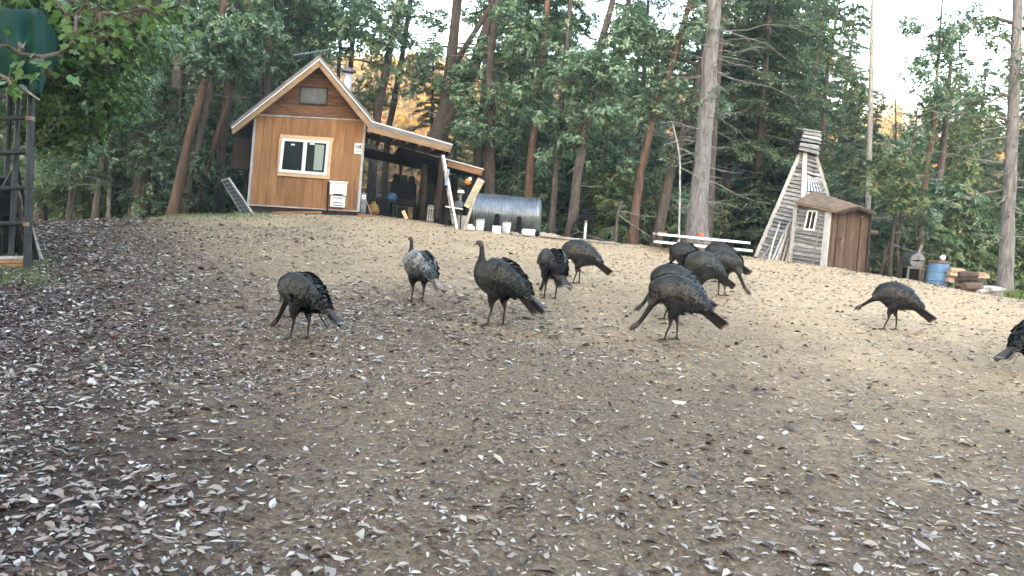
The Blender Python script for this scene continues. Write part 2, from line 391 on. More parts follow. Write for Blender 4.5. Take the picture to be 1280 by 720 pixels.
def d_left(x, y):
    k = np.clip(.55 - x*.28 - y*.145, .0, 1); return np.clip(k*(.35+.65*patch(x, y)), 0.02, 1)
def d_all(x, y):
    k = np.clip(1.12 - y*.075 - np.clip(x+.3, 0, 2.5)*.16 + np.clip(-x-1.5, 0, 3)*.10 + _ss(6.5, 10, x)*.7, .03, 1); return np.clip(k*(.06+.94*patch(x*.7+3, y*.7+1)**1.35), .008, 1)
rng = np.random.default_rng(5)
x, y = scatter(rng, 30000, 2.2, 17, d_left)
V1 = leaf_verts(rng, x, y, gz(x, y)+.012, rng.uniform(.03, .095, len(x)), rng.uniform(.014, .040, len(x)), .42)
tag(link(bpy.data.objects.new('leaf_litter', leaf_mesh('leaf_litter', V1, M['litter_dark'])), None, (0, 0, 0)), kind='stuff', label='dark layer of fallen leaves under the trees at the left', cat='leaf litter')
x, y = scatter(rng, 56000, 2.2, 21, d_all)
sz = np.clip(rng.lognormal(-3.28, .48, len(x)), .025, .14)
V1 = leaf_verts(rng, x, y, gz(x, y)+.012, sz, sz*rng.uniform(.22, .5, len(x)), .38)
tag(link(bpy.data.objects.new('leaf_litter', leaf_mesh('leaf_litter', V1, M['litter'])), None, (0, 0, 0)), kind='stuff', label='pale dry leaves strewn over the bare clearing', cat='leaf litter')
x, y = scatter(rng, 64000, 4, 22, lambda x, y: np.clip(.15+(y-4)*.05+x*.03, .05, 1)*(.35+.65*patch(x+5, y)))
sz = rng.uniform(.03, .09, len(x))
V1 = leaf_verts(rng, x, y, gz(x, y)+.007, sz, sz*rng.uniform(.08, .22, len(x)), .35)
tag(link(bpy.data.objects.new('straw_litter', leaf_mesh('straw_litter', V1, M['straw'])), None, (0, 0, 0)), kind='stuff', label='straw and bark chips on the mound top', cat='straw')
x, y = scatter(rng, 54000, 2.2, 10, lambda x, y: np.clip(.85-y*.07-x*.16, .06, 1)*(.25+.75*patch(x*1.3+2, y*1.3)))
sz = rng.uniform(.012, .036, len(x))
V1 = leaf_verts(rng, x, y, gz(x, y)+.006, sz, sz*rng.uniform(.25, .6, len(x)), .45)
tag(link(bpy.data.objects.new('leaf_crumbs', leaf_mesh('leaf_crumbs', V1, M['litter_dark'])), None, (0, 0, 0)), kind='stuff', label='broken leaf crumbs matted between the fallen leaves', cat='leaf litter')
# the 280 leaves that show largest, each its own object
x, y = scatter(rng, 280, 2.6, 4.6, lambda x, y: np.where(np.abs(x/y) < .66, np.clip(.25-.25*x, .05, 1)*(.2+.8*patch(x*1.5, y*1.5)), 0))
proto_leaves = []
for k in range(7):
    L_ = np.array([rng.uniform(.06, .10)]); V = leaf_verts(rng, np.zeros(1), np.zeros(1), np.zeros(1), L_, L_*rng.uniform(.35, .55), .4)
    proto_leaves.append(leaf_mesh('fallen_leaf', V, M['litter']))
for k in range(len(x)):
    o = bpy.data.objects.new('fallen_leaf', proto_leaves[k % 7]); p = gp(x[k], y[k]); link(o, None, p+Vector((0, 0, .02)))
    o.rotation_euler = (0, 0, rng.uniform(0, 6.28)); o.scale = [rng.uniform(.7, 1.15)]*3
    tag(o, 'curled dead leaf lying loose in the litter nearest the viewer', 'leaf', 'fallen leaves in the near foreground')
rt_ = random.Random(14)
for k in range(46):
    yy = rt_.uniform(2.8, 12); xx = rt_.uniform(-.66, .60)*yy; p = gp(xx, yy); a = rt_.uniform(0, 6.28); L = rt_.uniform(.08, .26)
    v = Vector((math.cos(a), math.sin(a), 0)); q = [gp(xx+v.x*L*t+rt_.uniform(-.012, .012), yy+v.y*L*t+rt_.uniform(-.012, .012))+Vector((0, 0, .012+.008*rt_.random())) for t in (-.5, -.15, .2, .5)]
    mb = MB(); mb.tube(q, [.006, .0055, .0045, .002], 5)
    if k % 3 == 0: mb.tube([q[1], q[1]+v*.05+Vector((-v.y, v.x, .1))*.05], [.003, .0015], 4)
    tag(mb.build('fallen_twig', M['dead_twig'] if k % 2 else M['twig']), 'thin bare twig lying on the ground among the dead leaves', 'twig', 'fallen twigs on the clearing')
# grass fringe at the crest left of the cabin, weeds by the right edge
def grass(name, pts, h, label):
    n = len(pts); P = np.array(pts); th = rng.uniform(0, 6.28, n); hh = h*rng.uniform(.5, 1.2, n); ww = hh*.07
    s = np.stack([np.cos(th), np.sin(th), np.zeros(n)], -1)*ww[:, None]
    ln = np.stack([rng.normal(0, .3, n), rng.normal(0, .3, n), np.ones(n)], -1)*hh[:, None]
    V = np.stack([P-s, P+s, P+ln*.6+s*.7, P+ln], 1)
    me = quadmesh(name, V.reshape(-1, 3), np.arange(n*4).reshape(-1, 4), M['grass'])
    tag(link(bpy.data.objects.new(name, me), None, (0, 0, 0)), label, 'grass', kind='stuff')
gpts = []
for k in range(4200):
    px = rng.uniform(195, 330); d = rng.uniform(17.0, 21.5); q = gat(px, d) if k % 20 == 0 else None
    if q is not None: base = q
    gpts.append(tuple(gp(base.x+rng.normal(0, .25), base.y+rng.normal(0, .3))))
grass('grass', gpts, .075, 'green grass fringe on the crest left of the cabin')
gpts = []
for k in range(2600):
    if k % 13 == 0:
        d = rng.uniform(9.3, 11.5); base = gat(rng.uniform(-30, 60), d)
    gpts.append(tuple(gp(base.x+rng.normal(0, .12), base.y+rng.normal(0, .12))))
grass('grass', gpts, .05, 'short grass at the foot of the pipe rack')
# ------------------------------------------------------------------ cabin
def lerp(a, b, t): return a+(b-a)*t
def clip_half(poly, a, b, c):
    """keep the part of a 2-D polygon with a*x+b*y+c >= 0"""
    out = []
    for i in range(len(poly)):
        p, q = poly[i], poly[(i+1) % len(poly)]
        fp = a*p[0]+b*p[1]+c; fq = a*q[0]+b*q[1]+c
        if fp >= 0: out.append(p)
        if fp*fq < 0:
            t = fp/(fp-fq); out.append((p[0]+(q[0]-p[0])*t, p[1]+(q[1]-p[1])*t))
    return out
base = gat(378, 20.3)
CN = Vector((CAM.x-base.x-1.0, CAM.y-base.y, 0)).normalized()
CP = Pl(base, CN)
def pp(name, poly, m, parent, f=0.0, b=-.05, plane=None, bevel=0):
    pl = plane or CP
    return MB().prism([pl.p(x, y, f) for x, y in poly], pl.n*(b-f)).build(name, m, parent, bevel=bevel)
cabin = thing('cabin', base, 'small brown wooden cabin with steep gable roof and side porch', 'cabin')
# carcass
body = [(310.5, 256), (320, 144), (327, 139), (398, 80), (450, 148), (456, 151), (447.5, 264)]
MB().prism([CP.p(x, y, -.06) for x, y in body], CP.n*(-3.6)).build('wall', M['dark_wood'], cabin)
# front sheathing in upright boards
nb = 12
for i in range(nb):
    a, b_ = i/nb, (i+1)/nb-.002
    q = [(lerp(320, 455.5, a), lerp(143.5, 150.5, a)), (lerp(320, 455.5, b_), lerp(143.5, 150.5, b_)), (lerp(309.5, 447, b_), lerp(255, 263.5, b_)), (lerp(309.5, 447, a), lerp(255, 263.5, a))]
    pp('siding_board', q, M['siding'], cabin, f=(0, .005, .002)[i % 3], b=-.06)
tri = [(398, 82), (459, 154), (455, 150.5), (320, 143.3), (314, 147)]
rows = [80, 92, 101, 111, 121, 131.5, 146]
for i in range(6):
    m_ = .055
    lo_, hi_ = rows[i], rows[i+1]-.35
    q = clip_half([(398, 82), (456.5, 150), (321, 143.2)], -m_, 1, -(lo_)+m_*398)
    q = clip_half(q, m_, -1, hi_-m_*398) if q else q
    if len(q) >= 3: pp('gable_board', q, M['gable_wood'], cabin, f=.006+.006*(i % 2), b=-.06)
pp('drip_strip', [(320, 142.2), (456, 149.6), (456, 151.2), (320, 143.9)], M['strip_white'], cabin, f=.03, b=-.0)
pp('corner_trim', [(317.5, 148), (320.5, 148), (311.5, 257), (308.5, 257)], M['grey_trim'], cabin, f=.025, b=-.07)
pp('corner_trim', [(455, 151), (458, 151), (449.5, 265), (446.0, 265)], M['grey_trim'], cabin, f=.025, b=-.07)
pp('sill_strip', [(309.5, 254.8), (447, 263.4), (447, 265), (309.5, 256.6)], M['strip_white'], cabin, f=.022, b=-.01)
pp('skid_beam', [(309, 256.8), (446.5, 265.2), (446, 269.5), (308.5, 266)], M['dark_wood'], cabin, f=-.02, b=-3.4)
pp('ground_board', [(340, 264.5), (402, 264), (402, 266.5), (340, 267.5)], M['porch_wood'], cabin, f=.14, b=.06)
# main window
win = pp('window', [(352.5, 172.6), (411.8, 176.6), (407.8, 219.3), (348.3, 214.6)], M['white_paint'], cabin, f=.035, b=.006)
def frame(poly_out, poly_in, name, m, parent, f, b):
    mb = MB()
    for i in range(4):
        j = (i+1) % 4
        mb.prism([CP.p(*poly_out[i], f), CP.p(*poly_out[j], f), CP.p(*poly_in[j], f), CP.p(*poly_in[i], f)], CP.n*(b-f))
    return mb.build(name, m, parent)
frame([(352.5, 172.6), (411.8, 176.6), (407.8, 219.3), (348.3, 214.6)], [(355.8, 175.8), (408.4, 179.3), (405.0, 215.8), (351.9, 211.5)], 'sash', M['white_paint'], win, .075, .036)
pp('mullion', [(379.5, 177.2), (384.2, 177.5), (381, 214.2), (376.5, 213.9)], M['white_paint'], win, f=.071, b=.036)
pane = pp('pane', [(356, 176), (379.6, 177.4), (376.6, 213.6), (352.1, 211.7)], M['glass'], win, f=.046, b=.037)
pp('pane', [(384.1, 177.8), (408.2, 179.4), (404.8, 215.6), (380.9, 213.9)], M['glass'], win, f=.050, b=.037)
pp('curtain', [(394, 180.5), (405.5, 181.5), (402.5, 213), (391.5, 212.6)], M['curtain'], win, f=.0525, b=.0505)
for q in ([(364, 179.6), (368.6, 179.9), (368.4, 181.9), (363.8, 181.6)], [(387.5, 178.6), (393.3, 179), (393.1, 181), (387.3, 180.6)]):
    pp('sticker', q, M['white_paint'], win, f=.0545, b=.047)
pp('trim_board', [(350.2, 167.8), (417.2, 172.4), (416.9, 176.9), (349.8, 172.3)], M['pine_trim'], cabin, f=.055, b=.007)
pp('trim_board', [(347, 214.5), (412.8, 219.4), (412.3, 224.0), (346.4, 219.2)], M['pine_trim'], cabin, f=.055, b=.007)
pp('trim_board', [(349.2, 172.4), (352.4, 172.6), (348.1, 214.5), (346.5, 214.4)], M['pine_trim'], cabin, f=.05, b=.007)
pp('trim_board', [(412.0, 176.6), (415.8, 176.9), (411.9, 219.2), (407.9, 219)], M['pine_trim'], cabin, f=.05, b=.007)
# gable window
gw = pp('gable_window', [(374.5, 107.5), (410.5, 109.5), (409, 132.5), (373, 130)], M['dark_wood'], cabin, f=.04, b=.013)
pp('pane', [(376.5, 109.7), (408.3, 111.5), (407, 130), (375.2, 128)], M['glass_grey'], gw, f=.048, b=.041)
# roof: two slopes, rake boards, metal edges, rafter tails
OV = .42
def slope(poly, name, m, f, b): return pp(name, poly, m, cabin, f=f, b=b)
slope([(399, 70.5), (400.5, 74.5), (289.5, 161.5), (288.5, 157.5)], 'roof_slope', M['roof_metal'], OV, -4.1)
slope([(399.5, 70.5), (468.5, 152.5), (464.5, 154), (399.2, 76)], 'roof_slope', M['roof_metal'], OV, -4.1)
slope([(399, 76), (399.2, 83), (290.5, 168.5), (289.8, 162.2)], 'rake_board', M['rake_wood'], OV-.005, OV-.05)
slope([(399.6, 76.5), (464, 154.5), (459.5, 159), (399.2, 84)], 'rake_board', M['rake_wood'], OV-.005, OV-.05)
slope([(399, 73.3), (399, 75.2), (289.6, 161.2), (289.1, 159.4)], 'edge_flashing', M['roof_edge'], OV+.012, OV+.002)
slope([(399.5, 73), (466.5, 152.6), (465.4, 153.4), (399.5, 75)], 'edge_flashing', M['roof_edge'], OV+.012, OV+.002)
for k in range(9):                                                    # standing seams on both slopes
    z_ = OV-.2-k*.5
    pp('roof_seam', [(397.5, 69.6), (398.2, 71.2), (289, 157.2), (288.3, 155.6)], M['roof_metal'], cabin, f=z_, b=z_-.03)
    pp('roof_seam', [(400.5, 69.8), (469, 151), (468.3, 152.4), (400, 71.4)], M['roof_metal'], cabin, f=z_, b=z_-.03)
for k in range(5):
    z_ = .25-k*.8
    pp('rafter_tail', [(298, 160), (314, 148), (315, 153), (299, 165)], M['dark_wood'], cabin, f=z_, b=z_-.06)
# cabinet hung under the left eave and its post
pp('side_cabinet', [(292, 172), (314, 174), (311, 213), (289, 210)], M['dark_wood'], cabin, f=-.35, b=-1.6)
pp('eave_post', [(309, 176), (313, 176), (306.5, 266), (302, 266)], M['dark_wood'], cabin, f=-.6, b=-.75)
# stove pipe
ch = CP.p(433.5, 112, -1.6); cu = CP.p(435.5, 92.5, -1.6)
pipe = MB().tube([ch-(cu-ch)*.8, cu], .12, 16).build('stovepipe', M['roof_edge'], cabin, smooth=True)
MB().lathe([(.02, .17), (.2, .11), (.21, .06), (.13, .03)], cu, 16).build('cap', M['roof_metal'], pipe)
# porch at the right: roof slab, fascia, posts, deck
pp('porch_roof', [(463, 152), (565.5, 181.5), (565, 184.5), (460.5, 157.5)], M['roof_metal'], cabin, f=OV, b=-3.3)
pp('porch_fascia', [(460.5, 157.5), (565, 184), (562.5, 190.5), (458.5, 164)], M['rake_wood'], cabin, f=OV, b=OV-.045)
pp('roof_edge', [(466, 151.4), (566, 180), (566, 181.6), (463, 152)], M['roof_edge'], cabin, f=OV+.01, b=-3.3)
for k in range(6):
    a = k/5.5
    pp('porch_joist', [(lerp(461, 548, a), lerp(161, 184, a)), (lerp(461, 548, a)+3, lerp(161, 184, a)+.8), (lerp(460, 547, a)+3, lerp(166, 189, a)+.8), (lerp(460, 547, a), lerp(166, 189, a))], M['porch_wood'], cabin, f=OV-.06, b=-3.2)
for k in range(8):
    z_ = OV-.06-k*.42
    pp('ceiling_board', [(460.5, 158), (563.5, 184.8), (563.2, 187), (460, 160.5)], M['porch_wood'], cabin, f=z_, b=z_-.40)
pp('porch_beam', [(452, 183), (548, 208), (548, 217), (451, 195)], M['dark_wood'], cabin, f=-2.6, b=-2.75)
pp('rear_roof', [(500, 183.5), (604.5, 212), (603, 216), (499, 189)], M['dark_wood'], cabin, f=-1.3, b=-4.2)
pp('rear_roof_edge', [(500, 182.4), (605, 211), (605, 212.4), (500, 184)], M['roof_edge'], cabin, f=-1.28, b=-1.33)
pp('rear_fascia', [(560, 201.5), (603.5, 213), (602, 219.5), (559, 208)], M['porch_wood'], cabin, f=-1.29, b=-1.35)
rr = random.Random(3)
def post(pts, r, off, m, rough=.12):
    P = [CP.p(x, y, off) for x, y in pts]
    return MB().tube(P, r, 9, rough=rough, rng=rr).build('porch_post', m, cabin, smooth=True)
post([(553.5, 188), (551.5, 215), (549.5, 240), (546.5, 265), (546, 283)], .085, .1, M['dark_wood'])
post([(531, 205), (530, 240), (527, 274)], .075, -1.0, M['dark_wood'])
post([(501.5, 192), (499, 272)], .05, -2.4, M['dark_wood'])
post([(594, 216), (590, 246), (586, 292)], .05, -1.6, M['dark_wood'])
post([(453, 186), (449, 268)], .05, -2.6, M['dark_wood'])
pp('deck', [(447, 266.8), (549, 279.5), (549, 282.5), (447, 270)], M['porch_wood'], cabin, f=.25, b=-2.9)
pp('deck_beam', [(446, 269.2), (541, 281.6), (540.5, 287), (446, 274)], M['porch_wood'], cabin, f=.22, b=.12)
pp('step_slab', [(534, 281.5), (553, 283.4), (553, 285.6), (534, 284)], M['dark_wood'], cabin, f=.45, b=.0)
for k in range(7):                                                    # rear porch wall of uneven dark planks
    a0 = 538+k*9
    pp('rear_plank', [(a0, 216+k*1.5), (a0+7.5, 218+k*1.5), (a0+5, 268), (a0-3, 268)], M['dark_wood'], cabin, f=-2.9, b=-2.94) if k in (2, 3, 5) else None

# things on and around the cabin
o = thing('wall_box', CP.p(422, 259, .1), 'white two tier louvred box fixed low on the cabin front', 'box')
pp('upper_case', [(413, 227.5), (434, 229.2), (433, 244.5), (412, 243)], M['white_paint'], o, f=.2, b=.012)
pp('lid', [(411.8, 225.6), (435.2, 227.4), (435, 229.2), (411.5, 227.4)], M['white_paint'], o, f=.23, b=.012)
pp('lower_case', [(413.5, 244.3), (432, 245.8), (430.7, 259.3), (412.6, 258)], M['white_paint'], o, f=.165, b=.012)
for q in ([(417, 242), (428.5, 242.8), (428.3, 244), (416.8, 243.2)],):
    pp('slot', q, M['black'], o, f=.206, b=.195)
for yy in (246.6, 252.5, 255.6):
    pp('slot', [(416, yy), (428.5, yy+.9), (428.4, yy+1.9), (415.9, yy+1.0)], M['black'] if yy > 247 else M['galv_dull'], o, f=.171, b=.16)
pp('shade_board', [(409.2, 227.5), (411.2, 227.6), (410, 265), (407.8, 264.8)], M['dark_wood'], o, f=.05, b=.011)  # narrow dark strip along the left of the box, down to the ground
sg = thing('sign', CP.p(448, 193, .02), 'small white card with dark marks pinned beside the porch corner', 'sign')
pp('card', [(443.5, 178.8), (453.4, 179.5), (452.3, 192.6), (442.6, 191.8)], M['white_paint'], sg, f=.02, b=.008)
for q in ([(444.6, 181.4), (446.2, 181.5), (446, 184.4), (444.4, 184.3)], [(446.8, 181.6), (448.6, 181.7), (448.3, 186), (446.5, 185.9)], [(449.2, 180.8), (451.9, 181), (451.5, 186.6), (448.9, 186.4)], [(444, 188.3), (451.6, 188.8), (451.5, 189.8), (443.9, 189.3)]):
    pp('mark', q, M['galv_dull'], sg, f=.0225, b=.019)
an = thing('antenna', CP.p(387, 86, -.1), 'thin tilted aerial mast rising from the cabin roof', 'antenna')
MB().tube([CP.p(386.3, 88, -.1), CP.p(388, 62, -.1)], .02, 6).build('mast', M['black'], an)
mb = MB(); mb.tube([CP.p(366, 69.5, -.1), CP.p(411.5, 62.6, -.1)], .022, 6); mb.build('boom', M['galv'], an)
for k in range(8):
    t_ = k/7; c = CP.p(lerp(367, 410, t_), lerp(69.3, 62.9, t_), -.1); h = CP.n*(.28-.1*t_)
    MB().tube([c-h, c+h], .009, 5).build('element', M['galv'], an)
cn = thing('conduit', CP.p(444, 262, .03), 'rusty thin pipe up the right corner of the cabin front', 'pipe')
MB().tube([CP.p(441.8, 262, .03), CP.p(443.4, 226, .03)], .014, 6).build('tube', M['rust'], cn)
MB().tube([CP.p(444.6, 262, .03), CP.p(445.6, 238, .03)], .012, 6).build('tube', M['rust'], cn)

# solar panel leaning left of the cabin
sb = ground(309, 267); sp = thing('solar_panel', sb, 'solar panel leaning on its edge in the grass left of the cabin', 'solar panel')
SPp = Pl(sb, Vector((-.75, -.6, 0)))
dd = depth(sb)
c0, c1, c2, c3 = at(275.8, 224.8, dd+.35), at(285, 222.3, dd-.05), at(315.5, 267, dd-.25), at(302.2, 269, dd+.05)
nn = (c1-c0).cross(c3-c0).normalized(); nn = nn if nn.dot(CAM-sb) > 0 else -nn
MB().prism([c0, c1, c2, c3], -nn*.04).build('frame', M['strip_white'], sp)
def bil(u, v): return (c0*(1-u)+c1*u)*(1-v)+(c3*(1-u)+c2*u)*v
for i in range(2):
    for j in range(9):
        u0, u1 = .09+i*.42, .09+i*.42+.39; v0, v1 = .035+j*.104, .035+j*.104+.092
        MB().prism([bil(u0, v0)+nn*.004, bil(u1, v0)+nn*.004, bil(u1, v1)+nn*.004, bil(u0, v1)+nn*.004], -nn*.003).build('cell', M['solar'], sp)
MB().tube([bil(.5, .3)-nn*.05, gp(bil(.5, .3).x+.3, bil(.5, .3).y+.5)], .02, 6).build('prop_leg', M['galv_dull'], sp)

# seats and clutter under the porch (standing on the deck)
def deckpt(px, off):
    p = CP.p(px, 268+(px-447)*.127, 0); p = p + CP.n*off; p.z = CP.p(px, 267+(px-447)*.125, .25).z + .02
    return p
CX = Vector((-CN.y, CN.x, 0)); CX = CX if CX.x > 0 else -CX
UP = Vector((0, 0, 1))
seat_lab = ['leftmost dark high-backed seat under the porch roof', 'second dark high-backed seat from the left under the porch', 'dark high-backed seat just left of the middle porch post', 'dark high-backed seat between the middle and front porch posts']
for i, (px, ww) in enumerate(((499, .155), (509.5, .13), (519, .15), (540, .2))):
    b0 = deckpt(px-2, -1.25)
    th = thing('high_back_seat', b0, seat_lab[i], 'seat', 'dark seats under the porch')
    b0 = b0
    MB().box(b0+UP*.42, CX*ww*.9, CN*.24, UP*.09).build('seat', M['black'], th, bevel=.03)
    prof = [(-1, 0), (1, 0), (1.0, .5), (.95, .62), (.7, .70), (.62, .74), (.6, .86), (.4, .93), (-.4, .93), (-.6, .86), (-.62, .74), (-.7, .70), (-.95, .62), (-1, .5)]
    MB().prism([b0+CX*(ww*x)-CN*.2+UP*(.42+z*.82) for x, z in prof], -CN*.14).build('backrest', M['black'], th)
    for sx in (-1, 1):
        for sy in (-1, 1):
            MB().tube([b0+CX*(sx*ww*.75)+CN*(sy*.18), b0+CX*(sx*ww*.75)+CN*(sy*.18)+UP*.36], .02, 6).build('leg', M['black'], th)
b0 = deckpt(490, -.7)
th = thing('padded_stool', b0, 'small stool with dark blue padded top under the porch', 'stool')
MB().ball(b0+UP*.52, .14, 14, 8, sz=.9).build('cushion', M['navy'], th, smooth=True)
for k in range(4):
    a = k*1.57+.6; MB().tube([b0+Vector((math.cos(a)*.15, math.sin(a)*.15, 0)), b0+Vector((math.cos(a)*.1, math.sin(a)*.1, .45))], .018, 6).build('leg', M['black'], th)
b0 = deckpt(453.5, -.1)
ub = thing('utility_box', b0, 'grey upright box with white plate at the porch left end', 'box')
MB().box(b0+UP*.26, CX*.075, CN*.07, UP*.26).build('case', M['galv_dull'], ub, bevel=.01)
MB().box(b0+UP*.42+CN*.072, CX*.045, CN*.004, UP*.055).build('plate', M['white_paint'], ub)
MB().box(b0+UP*.42+CN*.077, CX*.018, CN*.003, UP*.02).build('dial', M['ochre'], ub)
b0 = deckpt(467, -.5)
sk = thing('sack', b0, 'small slumped ochre sack on the porch beside the grey box', 'sack')
MB().lathe([(.02, 0), (.15, .02), (.17, .12), (.12, .24), (.05, .30), (.07, .34), (.01, .33)], b0, 12).build('cloth', M['ochre'], sk, smooth=True)
b0 = deckpt(461, .0)
st = thing('wooden_stick', b0, 'thin stick leaning at the porch left end', 'stick')
MB().tube([b0+CX*.06, b0+CX*-.12+UP*.42-CN*.05], .012, 6).build('shaft', M['pole_wood'], st)
# heap of dark storage behind the seats
for k, (px, hh, ww, lab) in enumerate(((478, .45, .3, 'low dark crate on the porch under the left seats'), (505, .3, .25, 'low dark crate in front of the second porch seat'), (560, .75, .22, 'tall dark crate behind the white ladder'))):
    b0 = deckpt(px, -.8 if k < 2 else -1.5)
    if k == 2: b0 = gp(b0.x, b0.y)
    cr_ = thing('storage_crate', b0, lab, 'crate', 'dark crates under the porch')
    MB().box(b0+UP*hh*.5, CX*ww*.5, CN*.15, UP*hh*.5).build('box', M['black'], cr_, bevel=.015)
    MB().box(b0+UP*(hh+.015), CX*(ww*.5+.015), CN*.165, UP*.014).build('lid', M['dark_wood'], cr_)
b0 = deckpt(508, .05)
wb = thing('wood_offcut', b0, 'short pale board end leaning on the porch deck edge', 'board')
MB().bar(b0, b0+CX*-.1+UP*.2-CN*.1, .09, .02, up=CN).build('board', M['pine_trim'], wb)
b0 = deckpt(539, .0)
sc_ = thing('slatted_frame', b0, 'narrow white slatted frame standing behind the front porch post', 'frame')
for k in range(4):
    MB().bar(b0+CX*(k*.055-.08)-CN*.3, b0+CX*(k*.055-.05)+UP*.44-CN*.38, .03, .018, up=CN).build('slat', M['strip_white'], sc_)
for z in (.06, .36):
    MB().bar(b0+CX*-.10+UP*z-CN*.33, b0+CX*.13+UP*z-CN*.33, .03, .015, up=CN).build('rail', M['strip_white'], sc_)

# step ladder standing nearly edge-on in front of the porch post
lb = ground(570, 287); ld = thing('step_ladder', lb, 'pale aluminium step ladder leaning on the porch roof corner', 'ladder')
dl = depth(lb)
f0, f1 = at(571.5, 287, dl), at(554.5, 194, dl+.15)
g0, g1 = at(567.5, 287, dl+.38), at(552.5, 194, dl+.4)
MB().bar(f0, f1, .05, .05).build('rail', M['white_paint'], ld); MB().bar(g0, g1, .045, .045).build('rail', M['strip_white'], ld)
for k in range(8):
    t_ = .08+k*.12
    MB().bar(f0.lerp(f1, t_), g0.lerp(g1, t_), .06, .022).build('rung', M['roof_edge'], ld)
MB().tube([at(561, 212, dl+.1), at(556.5, 233, dl)], .03, 8).build('bracket', M['galv'], ld)
MB().ball(at(557, 233.5, dl-.05), .045, 10, 6).build('foot_joint', M['black'], ld)
hb = gat(568, dl+.15); wb2 = thing('work_bench', hb, 'light bench board crossing behind the ladder', 'bench')
MB().bar(at(557, 258, dl+.25), at(578.5, 261.5, dl+.25), .16, .03).build('top', M['white_paint'], wb2)
for px in (559, 577): MB().bar(at(px, 259.5 if px < 570 else 261.5, dl+.25), gat(px-2, dl+.25), .03, .03).build('leg', M['dark_wood'], wb2)
tb = gat(575, dl+.75); tu = thing('plastic_tub', tb, 'translucent pale tub on the ground right of the ladder', 'tub')
MB().lathe([(.13, 0), (.17, .28), (.185, .285), (.185, .30), (.16, .30), (.12, .02)], tb, 14).build('bowl', M['strip_white'], tu, smooth=False)
b0 = at(573.5, 259.2, dl+.25)
pt = thing('cooking_pot', b0, 'dull metal pot on the bench behind the ladder', 'pot')
MB().lathe([(.09, 0), (.1, .13), (.105, .135), (.02, .15)], b0, 12).build('vessel', M['galv'], pt, smooth=False)
MB().tube([b0+Vector((.1, 0, .1)), b0+Vector((.2, 0, .11))], .01, 5).build('handle', M['black'], pt)
b0 = b0+Vector((.02, .05, .15))
lm = thing('lamp', b0, 'small lamp with white cap standing on the metal pot', 'lamp')
MB().tube([b0, b0+UP*.22], .035, 8).build('stem', M['galv_dull'], lm); MB().lathe([(.09, .2), (.07, .25), (.02, .27)], b0, 12).build('cap', M['white_paint'], lm)
b0 = at(585, 245, dl+.9); gnd = gp(b0.x, b0.y)
bl = thing('buoy_post', gnd, 'dark post topped by an orange ball with white cap', 'post')
MB().tube([gnd, at(583, 250, dl+.9), at(584.5, 233, dl+.9)], [.09, .08, .06], 8).build('post', M['black'], bl)
hd = MB().ball(at(584.8, 227.5, dl+.9), .085, 12, 8).build('ball', M['orange'], bl, smooth=True)
MB().ball(at(587.5, 224, dl+.86), .05, 10, 6).build('cap', M['white_paint'], hd, smooth=True)
# pale board and stick leaning by the tank
dq = dl-.1
pb = thing('pale_board', gat(580, dq), 'wide pale yellow board leaning between ladder and steel tank', 'board')
MB().prism([at(x, y, d) for x, y, d in ((597.5, 222, dq+.3), (605, 226, dq+.3), (586.5, 261, dq+.03), (579.5, 257, dq+.03))], Vector((.02, .04, 0))).build('sheet', M['straw_board'], pb)
pk = thing('leaning_pole', gat(580, dq-.1), 'pale pole leaning beside the wide yellow board', 'pole')
MB().tube([gat(580, dq-.1), at(592.5, 250, dq+.05), at(597, 238, dq+.15)], [.04, .035, .03], 7).build('shaft', M['straw_board'], pk)

# corrugated steel tank
tdp = 19.9
ta, tb_ = at(594, 266, tdp+.15), at(673, 272.5, tdp+.1)
tk = thing('steel_tank', gat(634, tdp), 'horizontal corrugated galvanised steel tank behind the mound crest', 'tank')
ax = (tb_-ta).normalized(); Lt = (tb_-ta).length; Rt = .49; prof = []
nr = 30
for i in range(nr*4+1):
    t_ = i/(nr*4)
    prof.append((Rt+.02*math.sin(2*math.pi*nr*t_), Lt*t_))
MB().lathe([(Rt*.96, -.015), (Rt+.02, -.012), (Rt+.02, .012)]+prof[2:-2]+[(Rt+.02, Lt-.012), (Rt+.02, Lt+.012), (Rt*.96, Lt+.015)], ta, 36, axis=ax).build('shell', M['galv'], tk, smooth=True)
for c, s_ in ((ta, -1), (tb_, 1)):
    MB().lathe([(.02, .06), (Rt*.5, .055), (Rt*.93, .02), (Rt*.95, 0)], c+ax*(s_*.016), 28, axis=ax*s_).build('end_cap', M['galv_dull'], tk, smooth=True)
side = ax.cross(UP).normalized(); side = side if side.dot(CAM-ta) > 0 else -side
for px, y0, y1, lab in ((621, 267, 292, None), (648.5, 270.5, 289, None)):
    c = at(px, (y0+y1)/2, tdp-.42)
    hw = .06; hh = (y1-y0)/2/1000*tdp
    arch = [(-hw, -hh), (hw, -hh), (hw, hh-.06), (hw*.7, hh-.02), (0, hh), (-hw*.7, hh-.02), (-hw, hh-.06)]
    MB().prism([c+ax*x+UP*z+side*(.03) for x, z in arch], -side*.30).build('cradle_leg', M['black'], tk)  # arched black plates drawn for the dark openings in the tank side
